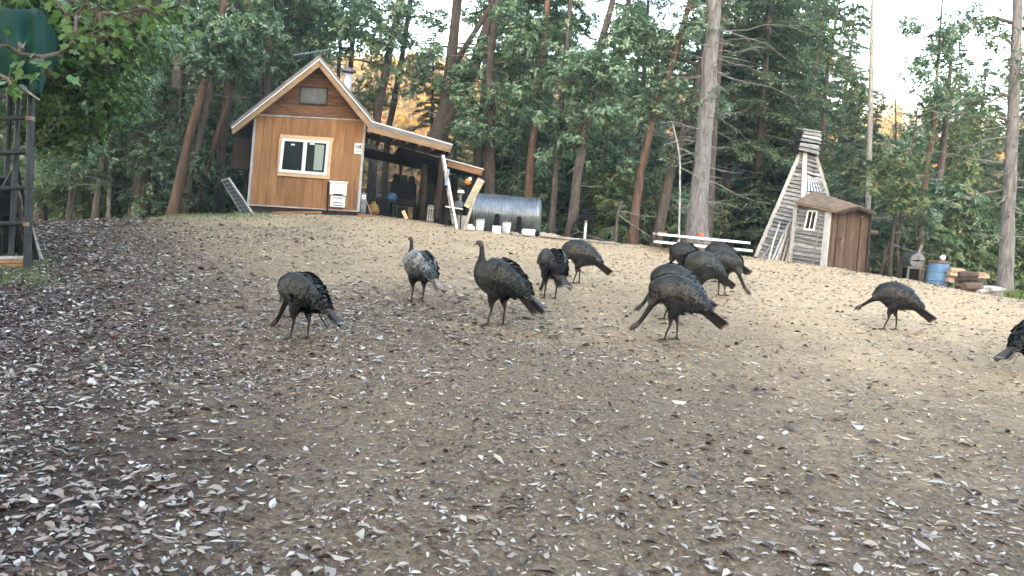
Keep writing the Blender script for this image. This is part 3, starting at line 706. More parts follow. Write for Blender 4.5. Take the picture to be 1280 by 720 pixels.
# pails and boxes in front of it
def pail(px, py, wpx, hpx, d, lab, name='pail', m='strip_white'):
    b = gat(px, d); s_ = d/1000
    o = thing(name, b, lab, 'pail'); h = hpx*s_; r = wpx*s_/2
    zb = at(px, py+hpx/2, d).z; b = Vector((b.x, b.y, b.z))
    n = 18; pr = []
    mb = MB(); mb.lathe([(r*.85, 0), (r*1.0, h), (r*1.04, h), (r*1.04, h-.02)], b, 14); mb.build('body', M[m], o)
    for k in range(7):
        a = math.pi*(1+(k+.5)/7); q = Vector((math.cos(a)*r*.97, math.sin(a)*r*.97, 0))
        MB().bar(b+q*.9+UP*.02, b+q*1.02+UP*(h-.04), .02, .015, up=(math.cos(a), math.sin(a), 0)).build('rib', M['white_paint'], o)
pail(599.5, 281, 10, 15, 19.0, 'ribbed pale pail in front of the tank left end')
pail(632.5, 284, 10, 15, 18.9, 'ribbed pale pail between the two tank legs')
b0 = gat(620.5, 18.6); wbx = thing('white_box', b0, 'bright white block by the left tank leg', 'box')
MB().box(b0+UP*.075, Vector((.10, 0, 0)), Vector((0, .1, 0)), UP*.085).build('block', M['white_paint'], wbx, bevel=.012)
MB().box(b0+UP*.17, Vector((.105, 0, 0)), Vector((0, .105, 0)), UP*.01).build('lid', M['white_paint'], wbx)
b0 = gat(587, 18.8); wb3 = thing('plastic_bag', b0, 'small white bag on the ground left of the pale pails', 'bag')
MB().lathe([(.02, 0), (.13, .02), (.12, .09), (.05, .13), (.07, .15), (.01, .15)], b0, 9).build('bag', M['white_paint'], wb3, smooth=True)
b0 = gat(652, 18.5); b1 = gat(668, 18.4); gb = thing('gas_bottle', b0, 'white bottle lying on its side near the tank right end', 'bottle')
a_ = (b1-b0).normalized()
MB().lathe([(.02, 0), (.07, .01), (.085, .05), (.085, .30), (.06, .34)], b0+UP*.09, 14, axis=a_).build('body', M['white_paint'], gb, smooth=True)
MB().lathe([(.06, .33), (.065, .34), (.065, .40), (.04, .41)], b0+UP*.09, 12, axis=a_).build('valve_guard', M['black'], gb)
rs = random.Random(8)
rub = [(640, 18.5), (679, 18.5), (686, 18.4), (692, 18.5), (697, 18.5), (645, 18.4), (690, 18.7)]
for k, (px, d) in enumerate(rub):
    b = gat(px, d); rk = MB(); r = rs.uniform(.06, .12)
    rk.ball(b+UP*r*.4, r, 8, 5, sz=.6); rk.v = [(x+rs.uniform(-.02, .02), y+rs.uniform(-.02, .02), z+rs.uniform(-.015, .015)) for x, y, z in rk.v]
    o = rk.build('stone', M['bark_pale'] if k % 2 else M['split_wood'], None)
    tag(o, 'pale stone in the rubble at the right end of the tank', 'stone', 'rubble stones by the tank')
pgs = [gat(676, 18.35), gat(700, 18.3), gat(735, 18.2), gat(776, 17.9)]
o = thing('long_pole', pgs[0], 'long thin pale pole lying along the mound crest', 'pole')
MB().tube([p+UP*.05 for p in pgs], [.035, .035, .03, .022], 7).build('shaft', M['pole_wood'], o)
# grill
dg = 20.5; b0 = gat(735, dg); gr = thing('charcoal_grill', b0, 'black lidded grill on a pale leg behind the crest', 'grill')
p1 = at(734.5, 272, dg); 
MB().box(p1, Vector((.22, 0, 0)), Vector((0, .16, 0)), UP*.07).build('fire_box', M['black'], gr, bevel=.015)
MB().box(p1+UP*.115, Vector((.235, 0, 0)), Vector((0, .17, 0)), UP*.04).build('lid', M['black'], gr, bevel=.03)
MB().bar(p1+Vector((-.24, -.1, .02)), p1+Vector((.24, -.1, .02)), .02, .02).build('rail', M['galv_dull'], gr)
MB().tube([gp(p1.x-.03, p1.y), p1+Vector((-.03, 0, -.06))], .035, 8).build('leg', M['white_paint'], gr)
MB().tube([gp(p1.x+.15, p1.y+.1), p1+Vector((.15, .1, -.06))], .02, 8).build('leg', M['black'], gr)
b0 = gat(717, 20.1); bgx = thing('hanging_bag', b0, 'black bag slumped against the leaning trunk near the grill', 'bag')
MB().lathe([(.05, .0), (.10, .06), (.11, .25), (.07, .40), (.03, .5), (.01, .5)], b0, 10).build('bag', M['black'], bgx, smooth=True)

# picnic table
dpt = 17.6
pt = thing('picnic_table', gat(880, dpt), 'long picnic table with pale edged top and bench behind the flock', 'picnic table')
def slab(q, dz, name, m, th_, bk):
    a, b = at(q[0], q[1], q[4]), at(q[2], q[3], q[5]); d = (b-a).normalized(); back = UP.cross(d).normalized()
    back = back if back.y > 0 else -back
    MB().prism([a, b, b-UP*th_, a-UP*th_], back*bk).build(name, m, pt); return a, b, back
for k in range(4):
    a, b = at(823.5, 291.2, dpt), at(938, 302.4, dpt); d = (b-a).normalized(); back = UP.cross(d).normalized(); back = back if back.y > 0 else -back
    a2, b2 = a+back*(.19*k), b+back*(.19*k)
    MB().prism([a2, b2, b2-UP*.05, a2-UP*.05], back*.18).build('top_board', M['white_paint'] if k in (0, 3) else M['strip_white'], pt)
A, B, BK = a, b, back
a, b = at(819.4, 300.6, dpt-.45), at(941, 312.2, dpt-.45)
MB().prism([a, b, b-UP*.05, a-UP*.05], BK*.26).build('bench_board', M['white_paint'], pt)
a3, b3 = a+BK*1.35, b+BK*1.35
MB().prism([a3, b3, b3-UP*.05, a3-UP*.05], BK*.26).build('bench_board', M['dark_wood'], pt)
for t_ in (.22, .80):
    c = A.lerp(B, t_); e = a.lerp(b, t_)
    g0 = gp(e.x, e.y)
    MB().bar(Vector((e.x, e.y, g0.z-.02))-BK*.0+BK*.02, e+BK*.05-UP*.05, .08, .05, up=BK).build('leg', M['white_paint'], pt)
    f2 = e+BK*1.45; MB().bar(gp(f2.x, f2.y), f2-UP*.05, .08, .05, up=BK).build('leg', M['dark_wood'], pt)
    MB().bar(e+BK*.02-UP*.08, e+BK*1.5-UP*.08, .05, .08).build('cross_brace', M['dark_wood'], pt)
    MB().bar(c+BK*.04-UP*.06, c+BK*.75-UP*.06, .05, .08).build('cross_brace', M['dark_wood'], pt)
    MB().bar(e+BK*.3-UP*.1, c+BK*.25-UP*.06, .06, .05, up=BK).build('brace', M['dark_wood'], pt)
    MB().bar(e+BK*1.2-UP*.1, c+BK*.55-UP*.06, .06, .05, up=BK).build('brace', M['dark_wood'], pt)
b0 = A.lerp(B, .47)+BK*.1
rc = thing('red_glow_tin', b0, 'small red tin standing in for a red glow on the picnic table', 'tin')  # made-up tin, its red colour stands in for a glowing spot
MB().lathe([(.05, 0), (.052, .075), (.04, .085)], b0, 10).build('body', M['red'], rc)
MB().lathe([(.03, .085), (.03, .10)], b0, 8).build('lid', M['orange'], rc)
rs = random.Random(4)
for k in range(6):
    c = A.lerp(B, .01+k*.012)+BK*rs.uniform(.02, .15)
    o = MB().box(c+UP*.02, Vector((.035, .01, .008)), Vector((-.01, .03, .004)), UP*.003).build('golden_leaf', M['ochre'], None)
    tag(o, 'small golden leaf on the left end of the picnic table', 'leaf', 'golden leaves on the table end')
# ------------------------------------------------------------------ tapered tower and shed
def lap_boards(q, n, m, parent, th=.036, name='clapboard', seed=0, gap=.10, out=None):
    """q = bottom-left, bottom-right, top-right, top-left (3-D); lapped boards on that face"""
    r = random.Random(seed); bl_, br_, tr_, tl_ = [Vector(p) for p in q]
    nrm = (br_-bl_).cross(tl_-bl_).normalized()
    o_ = out if out is not None else (CAM-bl_)
    nrm = nrm if nrm.dot(o_) > 0 else -nrm
    for i in range(n):
        a = i/n; b = (i+1-gap)/n
        ja, jb = r.uniform(-.12, .12)/n, r.uniform(-.12, .12)/n
        l0, r0 = bl_.lerp(tl_, max(0, a+ja)), br_.lerp(tr_, max(0, a+jb))
        l1, r1 = bl_.lerp(tl_, b), br_.lerp(tr_, b)
        e = r.uniform(-.01, .02); d = (r0-l0).normalized()
        t0 = th*r.uniform(.8, 1.5)
        f = [l0-d*e+nrm*t0, r0+d*e+nrm*t0*r.uniform(.8, 1.1), r1+nrm*.004, l1+nrm*.004]
        g = [l0-d*e-nrm*.012, r0+d*e-nrm*.012, r1-nrm*.012, l1-nrm*.012]
        MB().hexa(f, g).build(name, m, parent)
    return nrm
def down(p):                                             # continue a wall to the ground under it
    return Vector((p.x, p.y, float(gz(p.x, p.y))-.05))
dN, dL = 21.3, 22.3
NB, LB, RB = at(1000, 335, dN), at(944.5, 321, dL), at(1062, 338, dL+.25)
NT, LT, RT = at(1006.5, 191, 22.25), at(1001, 190, 22.4), at(1020.5, 196, 22.42)
BT = at(1012, 192, 22.6); BB = Vector((LB.x+RB.x-NB.x, LB.y+RB.y-NB.y, LB.z))
tw = thing('tapered_tower', gp(NB.x, NB.y), 'tall tapered tower of weathered grey clapboards with boxy cap', 'tower')
core = MB(); s_ = .985
def sh(p, c): return c+(p-c)*s_
cb = (LB+RB+NB+BB)/4; ct = (LT+RT+NT+BT)/4
core.hexa([sh(down(p), cb) for p in (LB, NB, RB, BB)], [sh(p, ct) for p in (LT, NT, RT, BT)])
core.build('frame', M['dark_wood'], tw)
lap_boards([LB, NB, NT, LT], 27, M['grey_wood'], tw, seed=1)
lap_boards([NB, RB, RT, NT], 27, M['grey_wood'], tw, seed=2)
lap_boards([RB, BB, BT, RT], 16, M['grey_wood'], tw, seed=3, out=Vector((1, .5, 0)))
def trim(a, b, w_, t_, m, parent, name='corner_trim', up=None):
    return MB().bar(a, b, w_, t_, up=up).build(name, m, parent)
cam_d = (CAM-NB).normalized()
trim(LB+cam_d*.03, LT+cam_d*.05, .10, .05, M['grey_trim'], tw, up=cam_d)
trim(NB+cam_d*.04, NT+cam_d*.05, .12, .05, M['grey_trim'], tw, up=cam_d)
trim(RB+cam_d*.03, RT+cam_d*.05, .09, .05, M['grey_trim'], tw, up=cam_d)
# striped panel on the right face
def onface(px, py, off):
    n = (RB-NB).cross(NT-NB).normalized(); n = n if n.dot(CAM-NB) > 0 else -n
    r = ray(px, py); return CAM + r*((NB+n*off-CAM).dot(n)/r.dot(n)), n
q = [onface(x, y, .05) for x, y in ((1009, 222), (1022.5, 223), (1029.5, 240.5), (1006.5, 238))]
pan = MB().prism([p for p, n in q], q[0][1]*-.03).build('striped_panel', M['white_paint'], tw)
for k in range(6):
    a = k/6+.03; pts = []
    for u, v in ((a, 0), (a+.075, 0), (a+.14, 1), (a+.065, 1)):
        t0 = (lerp(1009, 1022.5, u), lerp(222, 223, u)); b0 = (lerp(1006.5, 1029.5, u), lerp(238, 240.5, u))
        pts.append(onface(lerp(t0[0], b0[0], v), lerp(t0[1], b0[1], v), .056)[0])
    MB().prism(pts, q[0][1]*-.005).build('stripe', M['navy'], pan)
# cap: two flaring tiers of boards
def tier(poly, n, d, name, seed):
    a, b, c, e = [at(x, y, d) for x, y in poly]         # tl tr br bl
    back = UP.cross((b-a).normalized()).normalized(); back = back if back.y > 0 else -back
    MB().prism([a.lerp(e, .05), b.lerp(c, .05), c, e], back*.55).build('cap_core', M['dark_wood'], tw)
    lap_boards([e, c, b, a], n, M['grey_wood'], tw, th=.05, name=name, seed=seed, gap=.1)
    lap_boards([c, c+back*.55, b+back*.55, b], n, M['grey_wood'], tw, th=.04, name=name, seed=seed+7, gap=.1, out=Vector((1, 0, 0)))
tier([(1004.8, 162.8), (1026.2, 166.4), (1024.5, 180.5), (1000.8, 176.5)], 3, 22.2, 'cap_board', 5)
tier([(1000.8, 177.5), (1023.5, 181), (1021.5, 193.5), (997.8, 187.8)], 2, 22.1, 'cap_board', 6)
a, b = at(1004, 162, 22.15), at(1026.5, 165.8, 22.15)
MB().prism([a, b, b+Vector((0, .65, .1)), a+Vector((0, .65, .1))], UP*.03).build('cap_lid', M['grey_wood'], tw)

# shed in front of it
dC, dA, dD = 20.2, 20.95, 20.75
A1, C1, D1 = at(996.5, 252, dA), at(1036, 262, dC), at(1087.5, 266, dD)
A0, C0, D0 = at(988.5, 328, dA), at(1029.5, 334, dC), at(1081, 339, dD)
shd = thing('shed', down(C0), 'small clapboard shed with brown plank door end and low bark roof', 'shed')
A0d, C0d, D0d = down(A0), down(C0), down(D0)
Bk = A0+(D0-C0); Bk1 = A1+(D1-C1)
pk_f, pk_b = at(1071.5, 257.5, (dC+dD)/2-.06), at(1017, 240.5, dA+.35)
MB().hexa([A0d, C0d, D0d, down(Bk)], [A1, C1, D1, Bk1]).build('wall_core', M['dark_wood'], shd)
nw = lap_boards([A0, C0, C1, A1], 14, M['grey_wood'], shd, seed=11)
MB().hexa([A0d+nw*.01, C0d+nw*.01, C0+nw*.01, A0+nw*.01], [A0d-nw*.02, C0d-nw*.02, C0-nw*.02, A0-nw*.02]).build('foundation_board', M['dark_wood'], shd)
nd = (D0-C0).cross(C1-C0).normalized(); nd = nd if nd.dot(CAM-C0) > 0 else -nd
nbk = 9
for i in range(nbk):
    a, b = i/nbk, (i+.97)/nbk
    top = lambda t: (C1.lerp(D1, t))+UP*(.16*min(t/.62, 1) if t < .62 else .16*(1-(t-.62)/.38))
    f = [C0d.lerp(D0d, a), C0d.lerp(D0d, b), top(b), top(a)]
    off = (.012, .02, .016)[i % 3]
    MB().hexa([p+nd*off for p in f], [p-nd*.01 for p in f]).build('door_board' if 2 <= i <= 6 else 'wall_board', M['door_wood'], shd)
for t_, z0, z1 in ((.22, .0, .98), (.78, .0, .98)):
    MB().bar(C0d.lerp(D0d, t_)+nd*.028, C0d.lerp(D0d, t_)+(C1-C0d)*z1+nd*.028, .03, .014, up=nd).build('door_edge', M['dark_wood'], shd)
p_ = C0.lerp(D0, .34)+UP*.75+nd*.03
MB().box(p_, (D0-C0).normalized()*.02, nd*.02, UP*.06).build('door_handle', M['rust'], shd)
trim(A0d+nw*.03, A1+nw*.035, .10, .04, M['grey_trim'], shd, up=nw)
trim(C0d+nw*.035+nd*.02, C1+nw*.035+nd*.02, .15, .06, M['grey_trim'], shd, up=nw)
trim(D0d+nd*.03, D1+nd*.03, .05, .05, M['dark_wood'], shd, up=nd)
# window in the clapboard wall
def onwall(px, py, off):
    r = ray(px, py); return CAM + r*((A0+nw*off-CAM).dot(nw)/r.dot(nw))
wq = [(1009.6, 262.4), (1022.3, 262.8), (1017.2, 288.4), (1004.2, 287.6)]
wn = MB().prism([onwall(x, y, .055) for x, y in wq], nw*-.05).build('window', M['white_paint'], shd)
for u0, u1 in ((.16, .46), (.56, .86)):
    pts = []
    for u, v in ((u0, .09), (u1, .09), (u1, .91), (u0, .91)):
        t0 = (lerp(wq[0][0], wq[1][0], u), lerp(wq[0][1], wq[1][1], u)); b0 = (lerp(wq[3][0], wq[2][0], u), lerp(wq[3][1], wq[2][1], u))
        pts.append(onwall(lerp(t0[0], b0[0], v), lerp(t0[1], b0[1], v), .059))
    MB().prism(pts, nw*-.003).build('pane', M['glass'], wn)
# roof: visible left slope in boards, hidden right slope, fascia
e0, e1 = at(993.5, 253.5, dA-.15), at(1046, 265, dC-.3)
r0, r1 = at(1017, 241, dA+.35), at(1074, 258.5, (dC+dD)/2-.3)
f0, f1 = r0+(D1-C1)*.62+UP*-.22, at(1095, 267.5, dD-.2)
for i in range(7):
    a, b = i/7, (i+.985)/7
    MB().hexa([e0.lerp(e1, a), e0.lerp(e1, b), r0.lerp(r1, b), r0.lerp(r1, a)], [p+UP*(.035+.006*(i % 2)) for p in (e0.lerp(e1, a), e0.lerp(e1, b), r0.lerp(r1, b), r0.lerp(r1, a))]).build('roof_board', M['shed_roof'], shd)
MB().hexa([r0, r1, f1, f0], [p+UP*.035 for p in (r0, r1, f1, f0)]).build('roof_slope', M['shed_roof'], shd)
MB().bar(e1-UP*.03, r1-UP*.03, .04, .07, up=UP).build('fascia', M['dark_wood'], shd)
MB().bar(r1-UP*.03, f1-UP*.03, .04, .07, up=UP).build('fascia', M['dark_wood'], shd)
MB().bar(e0-UP*.012, e1-UP*.012, .05, .02, up=UP).build('eave_strip', M['rake_wood'], shd)
c_ = C1.lerp(D1, .80)-UP*.16+nd*.028
cdn = MB().box(c_, (D1-C1).normalized()*.03, nd*.006, UP*.05).build('notice', M['strip_white'], None)
tag(cdn, 'tiny pale notice pinned high on the brown shed door', 'notice')
l0, l1 = D0.lerp(D1, .68)+(D1-C1).normalized()*-.1, D0.lerp(D1, .68)+(D1-C1).normalized()*.38
lo_ = MB().tube([l0+Vector((0, .15, 0)), l1+Vector((0, .15, -.02))], .065, 10).build('beam_end', M['log_bark'], shd)
# poles leaning on the tower
pol = [((963, 322), (985, 280)), ((967, 324), (988, 276)), ((971, 325), (989, 279)), ((976, 325), (990, 282)), ((981, 326), (990.5, 285)), ((960, 319), (975, 278)), ((985, 327), (992, 284)), ((948, 321), (963, 307))]
labs = ['pale straight pole, leftmost long one leaning on the tower', 'long pale pole second in the bundle on the tower wall', 'crooked grey pole in the middle of the leaning bundle', 'dark thin pole right of the middle of the leaning bundle', 'brown pole near the shed in the leaning bundle', 'slim upright pole behind the leaning bundle on the tower', 'short pole touching the shed corner in the bundle', 'short low pole slanting across the tower foot']
for k, (a, b) in enumerate(pol):
    dlow = 20.9-(.02*k); p0 = gat(a[0], dlow); p1 = at(b[0], b[1], 21.5)
    if k == 7: p1 = at(b[0], b[1], 21.6)
    o = thing('pole', p0, labs[k], 'pole', 'poles leaning on the tower')
    mid = p0.lerp(p1, .5)+Vector((.03*math.sin(k*2.1), 0, .02*math.cos(k)))
    MB().tube([p0, mid, p1], [.03, .026, .02], 7).build('shaft', M['grey_trim' if k in (0, 1, 5) else 'pole_wood'], o)
p0 = gat(1015, 20.35); p1 = onwall(1024, 282, .06)
o = thing('pole', p0, 'thin stick leaning on the shed wall under the window', 'pole'); MB().tube([p0, p1], .014, 6).build('shaft', M['pole_wood'], o)

# ------------------------------------------------------------------ right edge: smoker, drum, wood
ds = 21.5
c = at(1147, 326, ds); sm = thing('barrel_smoker', gp(c.x, c.y), 'grey round barrel smoker with chimney on dark stand', 'smoker')
axs = Vector((.15, 1, 0)).normalized(); rS = .205
MB().lathe([(rS*.9, -.38), (rS, -.36), (rS, .36), (rS*.9, .38)], c+axs*.38, 26, axis=axs).build('drum', M['galv'], sm)
fr = c-axs*.005; tx = UP.cross(axs).normalized()
MB().lathe([(rS*.93, 0), (rS*.93, .02)], fr-axs*.02, 26, axis=axs).build('door', M['galv_dull'], sm)
MB().box(fr-axs*.032+UP*.01, tx*rS*.9, axs*.008, UP*.010).build('door_seam', M['black'], sm)
MB().box(fr-axs*.045+tx*.0+UP*.02, tx*.03, axs*.02, UP*.012).build('handle', M['black'], sm)
MB().tube([fr-tx*rS*-1.0, fr-tx*rS*-1.0+tx*.0+UP*.0, fr+tx*.24*1], .012, 6).build('side_bar', M['galv_dull'], sm)
ctop = c+axs*.3+tx*(.10 if tx.x > 0 else -.10)
MB().tube([ctop+UP*.14, ctop+UP*.30+Vector((.02, 0, 0)), ctop+UP*.44+Vector((.06, 0, 0))], .045, 10).build('chimney', M['galv_dull'], sm)
g = gp(c.x, c.y).z
for sx in (-1, 1):
    for sy in (.06, .66):
        q = c+tx*(sx*.19)+axs*sy; MB().bar(Vector((q.x, q.y, g)), Vector((q.x, q.y, c.z-rS*.75)), .045, .045).build('leg', M['galv_dull'], sm)
MB().bar(c-tx*.19+axs*.04-UP*rS*.95, c+tx*.19+axs*.04-UP*rS*.95, .05, .05).build('stand_rail', M['galv_dull'], sm)
MB().box(Vector((c.x, c.y, (g+c.z-rS)/2))+axs*.45, tx*.15, axs*.2, UP*((c.z-rS-g)/2-.03)).build('fire_box', M['black'], sm)
c = gat(1170, 21.3); cb_ = at(1170.5, 356.5, 21.3); bz = min(c.z, cb_.z)-.05
base_b = Vector((cb_.x, cb_.y, bz)); zt = at(1170.5, 328.5, 21.3).z; H = zt-bz; rB = .262
br_ = thing('barrel', base_b, 'sky blue plastic barrel with rusty lid by the log pile', 'barrel')
MB().lathe([(rB*.92, 0), (rB, .04), (rB, H*.40), (rB*1.03, H*.42), (rB*1.03, H*.44), (rB, H*.46), (rB, H*.70), (rB*1.03, H*.72), (rB*1.03, H*.74), (rB*.99, H*.76), (rB*.95, H)], base_b, 30).build('shell', M['blue'], br_, smooth=False)
MB().lathe([(rB*.98, H), (rB*1.06, H+.005), (rB*1.06, H+.05), (rB*.9, H+.06), (.02, H+.065)], base_b, 28).build('lid', M['rust'], br_)
MB().lathe([(rB*1.035, H*.405), (rB*1.045, H*.41), (rB*1.045, H*.425), (rB*1.035, H*.43)], base_b, 30).build('hoop', M['navy'], br_)
k0 = base_b+UP*(H+.066)+Vector((.08, 0, 0))
kt = thing('enamel_pot', k0, 'small white and dark round pot on the blue barrel lid', 'pot')
MB().ball(k0+UP*.075, .085, 14, 8, sz=.9).build('body', M['white_paint'], kt, smooth=True)
MB().ball(k0+Vector((.075, -.02, .07)), .07, 12, 8).build('side', M['black'], kt, smooth=True)
MB().tube([k0+Vector((-.06, 0, .06)), k0+Vector((-.22, -.05, .05))], .018, 6).build('handle', M['black'], kt)
# split logs: individual pieces, stacked
def log(px, py, d, ln, r, yaw, m, lab, grp, kind):
    p = at(px, py, d); ax_ = Vector((math.cos(yaw), math.sin(yaw), rs.uniform(-.05, .05))).normalized(); mb = MB()
    if kind == 'split':
        y_ = UP.cross(ax_).normalized(); sec = [(-r, -r*.45), (r*.95, -r*.5), (r*.7, r*.45), (-r*.3, r*.7)]
        A_ = [p-ax_*ln/2+y_*u+UP*v for u, v in sec]
        mb.prism(A_, ax_*ln)
    else: mb.tube([p-ax_*ln/2, p+Vector((0, 0, .01)), p+ax_*ln/2], [r, r*1.04, r*.95], 9, rough=.06, rng=rs)
    o = mb.build('firewood_log', m, None); tag(o, lab, 'log', grp)
rs = random.Random(21)
for row in range(4):
    for k in range(2 if row < 3 else 1):
        log(1197+k*2.5-row*.4+rs.uniform(-2, 2), 351-row*4.3+k*.8, 20.9+k*.28, rs.uniform(.42, .55), .095, rs.uniform(-.12, .18), M['split_wood'], 'pale split log in the tidy stack just right of the blue barrel', 'pale split logs by the barrel', 'split')
for row in range(5):
    for k in range(3 if row < 3 else 2):
        log(1208+k*6+row*.8+rs.uniform(-3, 3), 360-row*4.2+k*2.2, 20.3+rs.uniform(-.2, .35), rs.uniform(.38, .6), rs.uniform(.07, .10), rs.uniform(-.7, .6), M['log_bark'], 'dark bark covered log in the loose heap right of the pale stack', 'dark bark logs in the heap', 'round')
for k, (px, py) in enumerate(((1222, 343), (1226, 345.5))):
    log(px, py, 20.4, .4, .085, .15, M['split_wood'], 'pale split log topmost on the dark bark heap', 'pale logs on the dark heap', 'split')
for k, (px, py, ln) in enumerate(((1230, 364.5, .45), (1240, 360.5, .42), (1247, 362.5, .38), (1254, 367.5, .5), (1236, 367.5, .4), (1243, 365.8, .4))):
    log(px, py, 18.2+rs.uniform(-.1, .2), ln, .05, rs.uniform(-.8, .8), M['bark_pale'], 'bleached white branch piece in the low pile by the right trunk', 'bleached wood by the right trunk', 'round')
gpts = []
base = gat(1271, 17.0)
for k in range(420):
    gpts.append(tuple(gp(base.x+rng.normal(0, .09), base.y+rng.normal(0, .12))))
gme = grass('weed', gpts, .24, 'yellowing weed tuft at the foot of the right trunk')

# ------------------------------------------------------------------ left edge: pipe rack with green tarp
dr = 10.1
rb = ground(33, 336); dr = depth(rb)
rk = thing('pipe_rack', rb, 'dark pipe rack standing at the left edge under a green tarp', 'rack')
def ptube(a, b, r, name='rung', m='pipe_paint'):
    return MB().tube([a, b], r, 9).build(name, M[m], rk)
ptube(at(34, 338, dr), at(39.5, 112, dr), .048, 'post')
ptube(at(13.5, 322, dr+.25), at(24, 112, dr+.25), .035, 'post')
ptube(at(-62, 340, dr+.1), at(-58, 100, dr+.1), .048, 'post')
ptube(at(-20, 325, dr+1.9), at(-14, 105, dr+1.9), .048, 'post')
ptube(at(5, 316, dr+1.7), at(12, 112, dr+1.7), .04, 'post')
for y0, y1 in ((149, 147), (194, 190), (238, 234.5), (281, 279)):
    ptube(at(-62, y0, dr+.06), at(36, y1, dr+.06), .032)
for y0, y1 in ((158, 158), (225, 224), (268, 266)):
    ptube(at(-40, y0, dr+1.75), at(12, y1, dr+1.8), .03)
for p, q in (((37, 192), (10, 190)), ((35, 281), (8, 268))):
    ptube(at(*p, dr), at(*q, dr+1.75), .028, 'brace')
ptube(at(18, 210, dr+.3), at(-30, 290, dr+.4), .02, 'brace')
MB().tube([at(34.3, 278, dr-.0), at(34.2, 283, dr-.0)], .056, 9).build('clamp', M['rust'], rk); MB().tube([at(37.9, 146, dr), at(37.8, 151, dr)], .056, 9).build('clamp', M['rust'], rk)
for k in range(3):
    MB().hexa([at(-60, 322+k*5, dr+.05), at(30, 319.5+k*5, dr+.05), at(30, 323.5+k*5, dr+.05), at(-60, 326+k*5, dr+.05)], [at(-60, 322+k*5, dr+.1), at(30, 319.5+k*5, dr+.1), at(30, 323.5+k*5, dr+.1), at(-60, 326+k*5, dr+.1)]).build('skirt_board', M['porch_wood'] if k else M['grey_trim'], rk)
pr = [((20, 205), (47, 315)), ((14, 225), (42, 318)), ((22, 232), (52, 308)), ((12, 240), (26, 312)), ((16, 250), (33, 316))]
pl_ = ['slim dark pole leaning furthest right inside the pipe rack', 'brown pole leaning inside the pipe rack behind the front post', 'pale pole leaning out right of the front rack post', 'short dark pole nearest upright inside the rack', 'short brown pole leaning low inside the rack']
for k, (a, b) in enumerate(pr):
    g0 = gat(b[0], dr+.55+.05*k); o = thing('stored_pole', g0, pl_[k], 'pole', 'poles stored in the pipe rack')
    MB().tube([g0, at(a[0], a[1], dr+1.1+.06*k)], .026, 7).build('shaft', M[('black', 'dark_wood', 'pole_wood', 'black', 'dark_wood')[k]], o)
for k in range(4):
    c = at(-2-k*9, 300-k*22, dr+.9); o = thing('stored_bundle', c, ('dark bundle low in the pipe rack', 'dark bundle on the second rack level', 'dark bundle at mid height in the rack', 'dark bundle topmost in the rack')[k], 'bundle', 'dark bundles in the rack')
    MB().box(c, Vector((.24, 0, 0)), Vector((0, .5, 0)), UP*.16).build('body', M['black'], o, bevel=.05)
    MB().bar(c+Vector((-.245, -.3, 0)), c+Vector((.245, -.3, 0)), .03, .36).build('strap', M['dark_wood'], o)
# tarp: a cloth over the load; long face towards the camera, gathered end at the right
rt = np.random.default_rng(3); NU, NV = 42, 26
top = [(-95, 8), (-30, 11), (20, 12), (51, 12.5)]; tv, tq = [], []
def cx(pts, u):
    u = u*(len(pts)-1); i = min(int(u), len(pts)-2); return lerp(np.array(pts[i], float), np.array(pts[i+1], float), u-i)
bot = [(-95, 118), (-20, 116), (14, 107), (26, 104), (49, 123), (50.5, 122)]
endt = [(51, 12.5), (58, 22), (66, 38), (72, 52)]; endb = [(50, 122), (52, 112), (58, 96), (71, 76)]
for i in range(NU):
    u = i/(NU-1)
    for j in range(NV):
        v = j/(NV-1)
        if u < .62:
            uu = u/.62; a, b = cx(top, uu), cx(bot, uu); p = lerp(a, b, v); dd_ = dr-.25-.25*math.sin(v*2.6)+.06*math.sin(uu*17+v*3)+.05*math.sin(uu*31+v*7)*v
        else:
            uu = (u-.62)/.38; a, b = cx(endt, uu), cx(endb, uu); p = lerp(a, b, v); dd_ = dr-.25-.25*math.sin(v*2.6)*(1-uu)+uu*1.5+.05*math.sin(uu*14+v*4)
        dd_ += .035*math.sin((p[0]*.12+p[1]*.1))*math.sin(p[1]*.09-p[0]*.05)
        tv.append(at(p[0], p[1], dd_))
tvn = np.array([tuple(q) for q in tv]); ii = np.arange(NU*NV).reshape(NU, NV)
tqf = np.stack([ii[:-1, :-1], ii[1:, :-1], ii[1:, 1:], ii[:-1, 1:]], -1).reshape(-1, 4)
topv = []
for i in range(NU):                                     # the sheet goes over the load and hangs down behind
    p = tvn[i*NV]; h_ = np.array([p[0], p[1], 0])/math.hypot(p[0], p[1]); topv += [p+h_*.9+[0, 0, .10], p+h_*1.9+[0, 0, -.05], p+h_*2.2+[0, 0, -.75]]
nb_ = len(tvn); tvn = np.concatenate([tvn, np.array(topv)]); extra = []
for i in range(NU-1):
    r0 = [i*NV, nb_+i*3, nb_+i*3+1, nb_+i*3+2]; r1 = [(i+1)*NV, nb_+i*3+3, nb_+i*3+4, nb_+i*3+5]
    for k in range(3): extra.append((r0[k], r0[k+1], r1[k+1], r1[k]))
tq_all = np.concatenate([tqf, np.array(extra)])
to_ = bpy.data.objects.new('tarp', quadmesh('tarp', tvn, tq_all, M['tarp_green'], smooth=True)); link(to_, None, (0, 0, 0))
sm_ = to_.modifiers.new('thickness', 'SOLIDIFY'); sm_.thickness = .01
tag(to_, 'dark green tarp draped over the top of the pipe rack', 'tarp')
hem = MB(); hem.hexa([at(24, 102.5, dr-.3), at(50, 119.5, dr-.3), at(49.5, 126, dr-.3), at(23, 108, dr-.3)], [at(24, 102.5, dr-.27), at(50, 119.5, dr-.27), at(49.5, 126, dr-.27), at(23, 108, dr-.27)])
hem.build('hem', M['grey_trim'], to_)
